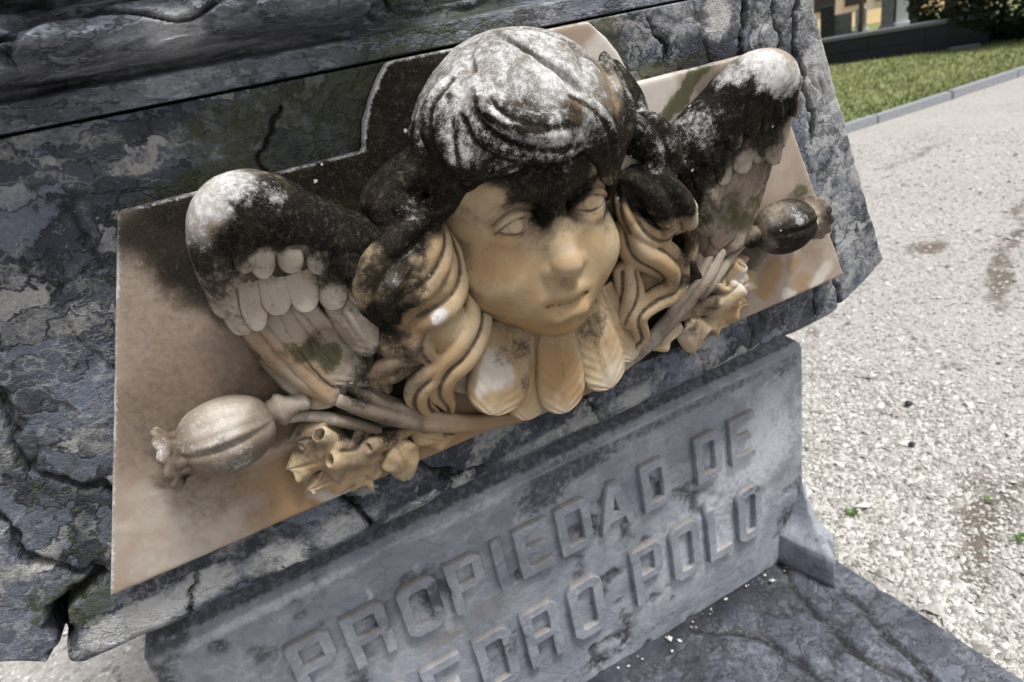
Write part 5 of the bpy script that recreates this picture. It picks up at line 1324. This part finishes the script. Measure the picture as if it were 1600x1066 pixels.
# ---- gravel yard ---------------------------------------------------------
gx = np.unique(np.concatenate([[-400, -150, -60, -25, -10, -5], np.arange(-3, 7.01, .06), [8, 9.5, 12, 16, 25, 60, 150, 400]]))
gy = np.unique(np.concatenate([[-400, -150, -60, -25, -10, -5], np.arange(-2, 5.01, .06), [6, 8, 12, 16, 25, 60, 150, 400]]))
GX, GY = np.meshgrid(gx, gy, indexing='ij')
near = (1-sstep(4, 7, np.hypot(GX-1, GY-1)))
GZ = GROUND+near*(fbm(GX*2.2, GY*2.2, 3, 4)-.5)*.03-.008
ground = fast_mesh('ground', np.stack([GX, GY, GZ], -1).reshape(-1, 3), grid_faces(len(gx), len(gy)), M_ground)
dirt = np.zeros(GX.shape)
DIRT = [(.95, .0, .30, .045, .45, 1.0), (1.1, .02, .2, .04, .2, .8), (1.08, .09, .16, .05, .2, .7), (2.5, 1.12, .14, .10, .3, .8), (2.35, .74, .5, .06, .5, .75), (3.4, 1.1, .6, .12, .1, .65), (1.62, .48, .1, .04, .3, .6), (1.9, 1.2, .3, .05, .6, .55), (1.2, .75, .2, .06, .4, .45), (5.5, 2.6, 1.5, .2, 0, .35), (2.2, .3, .4, .05, .3, .6), (3, 1.9, .5, .08, .2, .4), (1.35, .22, .15, .03, .5, .5), (1.5, .9, .25, .05, .7, .55), (1.1, .35, .12, .04, .9, .45), (2.9, .95, .4, .05, .3, .7), (1.75, .15, .3, .05, .2, .6), (.85, .5, .2, .03, .8, .4), (4, 2.2, .8, .1, .1, .5), (2.1, 1.5, .3, .06, .4, .5)]
for (x, y, rx, ry, a_, s_) in DIRT:
    dx, dy_ = GX-x, GY-y
    u = dx*math.cos(a_)+dy_*math.sin(a_); v_ = -dx*math.sin(a_)+dy_*math.cos(a_)
    dirt = np.maximum(dirt, s_*(1-sstep(.3, 1.5, np.hypot(u/rx, v_/ry))))
set_attr(ground, 'dirt', dirt.ravel())
tag(ground, kind='structure')

def scatter(name, pos, size, mat, rs, parent=None, flat=.6):
    """many small faceted chips in one mesh"""
    b_ = np.array([(1, 0, 0), (-1, 0, 0), (0, 1, 0), (0, -1, 0), (0, 0, 1), (0, 0, -1)], float)
    f0 = np.array([(0, 2, 4), (2, 1, 4), (1, 3, 4), (3, 0, 4), (2, 0, 5), (1, 2, 5), (3, 1, 5), (0, 3, 5)])
    n_ = len(pos)
    th = rs.rand(n_)*6.28; tl = rs.normal(0, .5, n_)
    v = np.tile(b_, (n_, 1, 1))*(.65+.7*rs.rand(n_, 6, 1))
    v[:, :, 2] *= flat; v[:, :, 0] *= (.8+.6*rs.rand(n_))[:, None]
    z_ = v[:, :, 2]+v[:, :, 0]*np.tan(np.clip(tl, -.7, .7))[:, None]*.6
    x_ = v[:, :, 0]*np.cos(th)[:, None]-v[:, :, 1]*np.sin(th)[:, None]; y_ = v[:, :, 0]*np.sin(th)[:, None]+v[:, :, 1]*np.cos(th)[:, None]
    v = np.stack([x_, y_, z_], -1)*size[:, None, None]+pos[:, None, :]
    f = (f0[None]+6*np.arange(n_)[:, None, None]).reshape(-1, 3)
    o = fast_mesh(name, v.reshape(-1, 3), f, mat, parent, smooth=False)
    set_attr(o, 'tint', np.repeat(rs.rand(n_)**.8, 6))
    return o
rs = np.random.RandomState(3)
nP = 125000
r_ = .25+4.6*rs.rand(nP)**1.7; a_ = rs.rand(nP)*2.3-1.1
px_ = .45+r_*np.cos(a_); py_ = -.0+r_*np.sin(a_)
l_ = np.concatenate([np.stack([-1.5+rs.rand(6000)*1.1, .45+rs.rand(6000)*1.1], 1), np.stack([.56+rs.rand(26000)*.9, -.7+rs.rand(26000)*1.5], 1)])
px_ = np.concatenate([px_, l_[:, 0]]); py_ = np.concatenate([py_, l_[:, 1]])
ok = ~((np.abs(px_+.017) < .59) & (py_ < .63)) & (py_ < 3.1)
dd = np.zeros(len(px_))
for (x, y, rx, ry, a0, s_) in DIRT:
    dx, dy_ = px_-x, py_-y
    u = dx*math.cos(a0)+dy_*math.sin(a0); v_ = -dx*math.sin(a0)+dy_*math.cos(a0)
    dd = np.maximum(dd, s_*(1-sstep(.3, 1.5, np.hypot(u/rx, v_/ry))))
ok &= rs.rand(len(px_)) > dd*.75
px_, py_ = px_[ok], py_[ok]
zf = GROUND+(1-sstep(4, 7, np.hypot(px_-1, py_-1)))*(fbm(px_*2.2, py_*2.2, 3, 4)-.5)*.03-.008
sz = np.exp(rs.normal(math.log(.0027), .48, len(px_)))*(1+.12*np.hypot(px_, py_))
gravel = scatter('gravel', np.stack([px_, py_, zf+sz*.25], 1), sz, M_pebble, rs)
tag(gravel, 'pale limestone gravel chips covering the yard', 'gravel', kind='stuff')
# debris washed into the joint at the pedestal's foot
nD = 45
dx = -.1+.62*rs.rand(nD); dyy = PF-.004-np.abs(rs.normal(0, .014, nD))
dm = scatter('joint_debris', np.stack([dx, dyy, np.full(nD, -.628)], 1), np.exp(rs.normal(math.log(.0018), .4, nD)), M_pebble, rs)
tag(dm, 'small stone crumbs along the foot of the pedestal', 'debris', kind='stuff')

# ---- lawn and kerb -----------------------------------------------------------
lx = np.linspace(-12, 60, 60); ly = np.linspace(3.26, 60, 50)
LX, LY = np.meshgrid(lx, ly, indexing='ij')
lawn = fast_mesh('lawn', np.stack([LX, LY, np.full(LX.shape, GROUND+.03)], -1).reshape(-1, 3), grid_faces(60, 50), M_soil)
tag(lawn, kind='structure')
kerb = bpy.data.objects.new('kerb', None); kerb.location = (4, 3.215, GROUND); C.objects.link(kerb)
tag(kerb, kind='structure')
bpy.context.view_layer.update()
bm = bmesh.new()
bmesh.ops.create_cube(bm, size=1)
bmesh.ops.scale(bm, verts=bm.verts[:], vec=(.994, .07, .14))
bmesh.ops.bevel(bm, geom=bm.edges[:], offset=.010, segments=2, affect='EDGES')
me_k = bpy.data.meshes.new('kerb_stone'); bm.to_mesh(me_k); bm.free(); me_k.materials.append(M_kerb)
for i in range(20):
    k_ = link(bpy.data.objects.new('kerb_stone', me_k), kerb)
    k_.location = (-6+i*1.0+.5, 3.215+rs.normal(0, .003), GROUND+rs.normal(0, .003)); k_.rotation_euler.z = rs.normal(0, .004)
nG = 42000
bx = 2.5+9.5*rs.rand(nG); by = 3.28+5.5*rs.rand(nG)**1.3
hgt = .02+.035*rs.rand(nG); an = rs.rand(nG)*6.28; w_ = .004+.004*rs.rand(nG)
ex = np.cos(an)*w_; ey = np.sin(an)*w_; lx_, ly_ = rs.normal(0, .018, nG), rs.normal(0, .018, nG)
zb = np.full(nG, GROUND+.028)
V = np.stack([np.stack([bx-ex, by-ey, zb], 1), np.stack([bx+ex, by+ey, zb], 1), np.stack([bx+lx_, by+ly_, zb+hgt], 1)], 1)
grass = fast_mesh('grass', V.reshape(-1, 3), np.arange(nG*3).reshape(-1, 3), M_grass)
gt = np.clip(fbm(bx*1.1, by*1.6, 0, 3)*1.6-.35+rs.normal(0, .15, nG), 0, 1)
set_attr(grass, 'tint', np.repeat(gt, 3))
tag(grass, 'short yellow-green lawn grass beyond the kerb', 'grass', kind='stuff')

# ---- low granite wall ------------------------------------------------------------
def box_bm(bm, c, s_, rz=0.0, bev=.0):
    r_b = bmesh.ops.create_cube(bm, size=1)
    bmesh.ops.scale(bm, verts=r_b['verts'], vec=s_)
    if bev: 
        es = list({e_ for v in r_b['verts'] for e_ in v.link_edges})
        bmesh.ops.bevel(bm, geom=es, offset=bev, segments=2, affect='EDGES')
def box_obj(name, c, s_, mat, parent=None, rz=0.0, bev=.004):
    bm = bmesh.new(); box_bm(bm, c, s_, 0, bev)
    bmesh.ops.transform(bm, matrix=Matrix.Translation(c) @ Matrix.Rotation(rz, 4, 'Z'), verts=bm.verts[:])
    return bm_obj(name, bm, mat, parent)
wa = Vector((8.08, 9.07, 0)); wb = Vector((9.66, 4.95, 0)); wd = (wb-wa).normalized(); wl = (wb-wa).length
wrz = math.atan2(wd.y, wd.x); wn = Vector((wd.y, -wd.x, 0))
if wn.x > 0: wn = -wn
wall = thing('granite_wall', 'low black granite wall at the far side of the lawn', 'wall', ((wa.x+wb.x)/2, (wa.y+wb.y)/2, GROUND))
mid_ = (wa+wb)/2
box_obj('wall_core', (mid_.x, mid_.y, GROUND+.18), (wl, .16, .38), M_dark, wall, wrz)
box_obj('coping', (mid_.x, mid_.y, GROUND+.395), (wl+.04, .24, .05), M_cap, wall, wrz, .006)
npan = 6
for i in range(npan):
    for j in range(2):
        c_ = wa+wd*(wl*(i+.5)/npan)+wn*.088
        box_obj('panel', (c_.x, c_.y, GROUND+.095+j*.178), (wl/npan-.006, .022, .172), M_granite, wall, wrz, .003)
fs = box_obj('flat_stone', (9.28, 5.05, GROUND+.05), (.34, .18, .06), M_greyst, None, wrz+.3, .012)
tag(fs, 'small flat grey stone at the end of the granite wall', 'stone')

# ---- graves and building beyond -----------------------------------------------------
path = box_obj('path', (20, 14.5, GROUND+.035), (9, 30, .02), M_ochre, None, wrz+math.pi/2, 0)
path.location = (0, 0, 0)
tag(path, kind='structure')
def headstone(x, y, w, d, h, mat, rz, lab, plinth=None, round_=False):
    t = thing('headstone', lab, 'headstone', (x, y, GROUND+.045), 'graves beyond the granite wall')
    box_obj('grave_base', (x, y, GROUND+.085), (w*1.3, d*1.5, .08), plinth or mat, t, rz, .01)
    bm = bmesh.new()
    n_ = 10
    pts = [(-w/2, 0), (w/2, 0)]+([(w/2*math.cos(a), h-w*.35+w*.35*math.sin(a)) for a in np.linspace(0, math.pi, n_)] if round_ else [(w/2, h), (-w/2, h)])
    f_ = [bm.verts.new((px, -d/2, pz)) for px, pz in pts]; b_ = [bm.verts.new((px, d/2, pz)) for px, pz in pts]
    bm.faces.new(f_); bm.faces.new(b_[::-1])
    for i in range(len(pts)): bm.faces.new((f_[i], b_[i], b_[(i+1) % len(pts)], f_[(i+1) % len(pts)]))
    bmesh.ops.transform(bm, matrix=Matrix.Translation((x, y, GROUND+.125)) @ Matrix.Rotation(rz, 4, 'Z'), verts=bm.verts[:])
    bm_obj('stone', bm, mat, t)
    return t
hz = -.95
headstone(12.95, 10.15, .26, .5, .62, M_dark, hz, 'black headstone nearest the tomb beyond the granite wall')
headstone(13.25, 10.0, .32, .5, .40, M_greyst, hz, 'low dark grey headstone left of the thin tree trunk', M_dark)
headstone(14.05, 9.55, .24, .3, .52, M_greyst, hz, 'upright grey headstone right of the thin tree trunk')
headstone(14.35, 9.42, .22, .3, .60, M_whitest, hz, 'bluish white headstone beyond the granite wall', None, True)
headstone(13.75, 9.95, .22, .3, .45, M_whitest, hz, 'small white headstone behind the thin tree trunk', None, True)
headstone(14.9, 9.7, .5, .5, .70, M_dark, hz, 'wide black headstone near the dark hedge tree')
bl = thing('columbarium', 'cream burial niche wall with dark openings in the far background', 'building', (24.5, 17.9, GROUND))
brz = -.62
box_obj('wall', (24.5, 17.9, GROUND+1.6), (16, 1.2, 3.2), M_cream, bl, brz, 0)
box_obj('roof', (24.5, 17.9, GROUND+3.3), (16.5, 1.9, .2), M_cap, bl, brz, 0)
cd, sd_ = math.cos(brz), math.sin(brz)
for i in range(14):
    for j in range(3):
        u = -7+i*1.08
        cx_, cy_ = 24.5+cd*u+sd_*.6, 17.9+sd_*u-cd*.6
        fr = box_obj('niche', (cx_, cy_, GROUND+.62+j*.95), (.74, .10, .66), M_dark if (i*3+j*5) % 4 else M_whitest, bl, brz, .01)
        
# ---- trees ---------------------------------------------------------------------------
def leaves(name, pts, size, mat, parent, rs, aspect=.5):
    n_ = len(pts)
    d_ = rs.normal(0, 1, (n_, 3)); d_ /= np.linalg.norm(d_, axis=1)[:, None]
    e_ = np.cross(d_, rs.normal(0, 1, (n_, 3))); e_ /= np.linalg.norm(e_, axis=1)[:, None]
    s_ = size*(.6+.8*rs.rand(n_))[:, None]
    V = np.stack([pts-d_*s_, pts+e_*s_*aspect, pts+d_*s_, pts-e_*s_*aspect], 1)
    o = fast_mesh(name, V.reshape(-1, 3), np.arange(n_*4).reshape(-1, 4), mat, parent, smooth=False)
    set_attr(o, 'tint', np.repeat(rs.rand(n_), 4))
    return o
def trunk(name, x, y, z0, h, r0, r1, mat, parent, limbs=5, rs=rs):
    bm = bmesh.new()
    def tube(p, r, n_=9):
        rings = []
        for i, (q, rr) in enumerate(zip(p, r)):
            rings.append([bm.verts.new((q[0]+rr*math.cos(6.2832*k/n_), q[1]+rr*math.sin(6.2832*k/n_), q[2])) for k in range(n_)])
        for A, B in zip(rings[:-1], rings[1:]):
            for k in range(n_): bm.faces.new((A[k], A[(k+1) % n_], B[(k+1) % n_], B[k]))
        bm.faces.new(rings[-1]); bm.faces.new(rings[0][::-1])
    tube([(x+.02*math.sin(i*2.1), y+.02*math.cos(i*1.7), z0+h*i/6) for i in range(7)], np.linspace(r0, r1, 7))
    for l in range(limbs):
        a = 6.28*l/limbs+rs.rand(); zz_ = z0+h*(.45+.5*rs.rand()); L_ = h*(.25+.2*rs.rand())
        tube([(x+math.cos(a)*L_*t, y+math.sin(a)*L_*t, zz_+L_*.6*t) for t in (0, .5, 1)], [r1*.8, r1*.5, r1*.25], 6)
    return bm_obj(name, bm, mat, parent, True)
def crown_pts(c, r, n_, rs, lumps=14):
    """points clustered in clumps through the crown"""
    cl_ = rs.normal(0, 1, (lumps, 3)); cl_ /= np.linalg.norm(cl_, axis=1)[:, None]; cl_ *= (.45+.5*rs.rand(lumps))[:, None]
    k_ = rs.randint(0, lumps, n_)
    p_ = cl_[k_]+rs.normal(0, .2, (n_, 3))
    return np.array(c)+p_*np.array(r)
t = thing('tree', 'thin trunked tree with dark rounded crown among the graves', 'tree', (13.52, 9.78, GROUND+.045))
trunk('trunk', 13.52, 9.78, GROUND+.04, 1.6, .055, .035, M_bark, t)
leaves('crown', crown_pts((13.5, 9.8, GROUND+1.45), (.62, .62, .55), 3600, rs), .055, M_leafm, t, rs)
def conifer(x, y, h, r, lab, n_, seed, name='conifer'):
    q = np.random.RandomState(seed)
    t = thing(name, lab, 'tree', (x, y, GROUND+.03))
    trunk('trunk', x, y, GROUND, h*.9, .09, .02, M_bark, t, 8, q)
    z_ = q.rand(n_)**1.25; a = q.rand(n_)*6.28
    lump = .78+.35*fbm(np.cos(a)*2+5, np.sin(a)*2+5, z_*6, 3)
    rr = r*np.minimum(1, .35+z_*6)*(1-z_)**.75*lump*np.sqrt(.35+.65*q.rand(n_))
    pts = np.stack([x+rr*np.cos(a), y+rr*np.sin(a), GROUND+.06+z_*h], 1)
    leaves('crown', pts, .05, M_leafd, t, q, .4)
conifer(10.05, 4.62, 3.2, 1.15, 'large dark green conifer at the right end of the granite wall', 15000, 5)
conifer(12.6, 7.35, 4.0, .75, 'narrow dark conifer behind the granite wall', 8000, 6)
conifer(12.1, 10.6, 3.2, .62, 'dark conifer partly hidden behind the tomb edge', 5000, 8)

# ---- weeds in the gravel ---------------------------------------------------------------
def weed(x, y, r, n_, seed, lab):
    q = np.random.RandomState(seed)
    V = []; F_ = []; T = []
    for i in range(n_):
        a = q.rand()*6.28; L_ = r*(.5+.7*q.rand()); w2 = L_*.22; up2 = L_*(.25+.5*q.rand())
        d_ = np.array([math.cos(a), math.sin(a), 0]); s_ = np.array([-d_[1], d_[0], 0])
        b_ = np.array([x+q.normal(0, r*.15), y+q.normal(0, r*.15), GROUND-.002])
        n0 = len(V)
        V += [b_, b_+d_*L_*.5+s_*w2+[0, 0, up2], b_+d_*L_+[0, 0, up2*.9], b_+d_*L_*.5-s_*w2+[0, 0, up2*1.05]]
        F_.append((n0, n0+1, n0+2, n0+3)); T += [q.rand()]*4
    o = fast_mesh('weed', np.array(V), np.array(F_), M_weed)
    set_attr(o, 'tint', np.array(T))
    tag(o, lab, 'weed')
weed(.805, .20, .018, 16, 1, 'green weed tuft in the gravel beside the broken plinth corner')
weed(1.064, .047, .015, 12, 2, 'small green weed above the brown soil patch in the gravel')
weed(.99, -.06, .016, 14, 3, 'green weed at the right edge near the soil patch')
def pebble(x, y, r, mat, lab, seed):
    q = np.random.RandomState(seed)
    bm = bmesh.new(); bmesh.ops.create_icosphere(bm, subdivisions=2, radius=r)
    for v in bm.verts:
        v.co *= 1+.25*(float(fbm(v.co.x*90+seed, v.co.y*90, v.co.z*90, 2))-.5); v.co.z *= .6
        v.co += Vector((x, y, GROUND+r*.35))
    tag(bm_obj('pebble', bm, mat, None, True), lab, 'pebble')
pebble(1.302, .40, .011, M_dark, 'dark round pebble in the middle of the pale gravel', 4)
pebble(1.136, .278, .009, M_dark, 'bluish dark pebble below the other dark pebble in the gravel', 9)
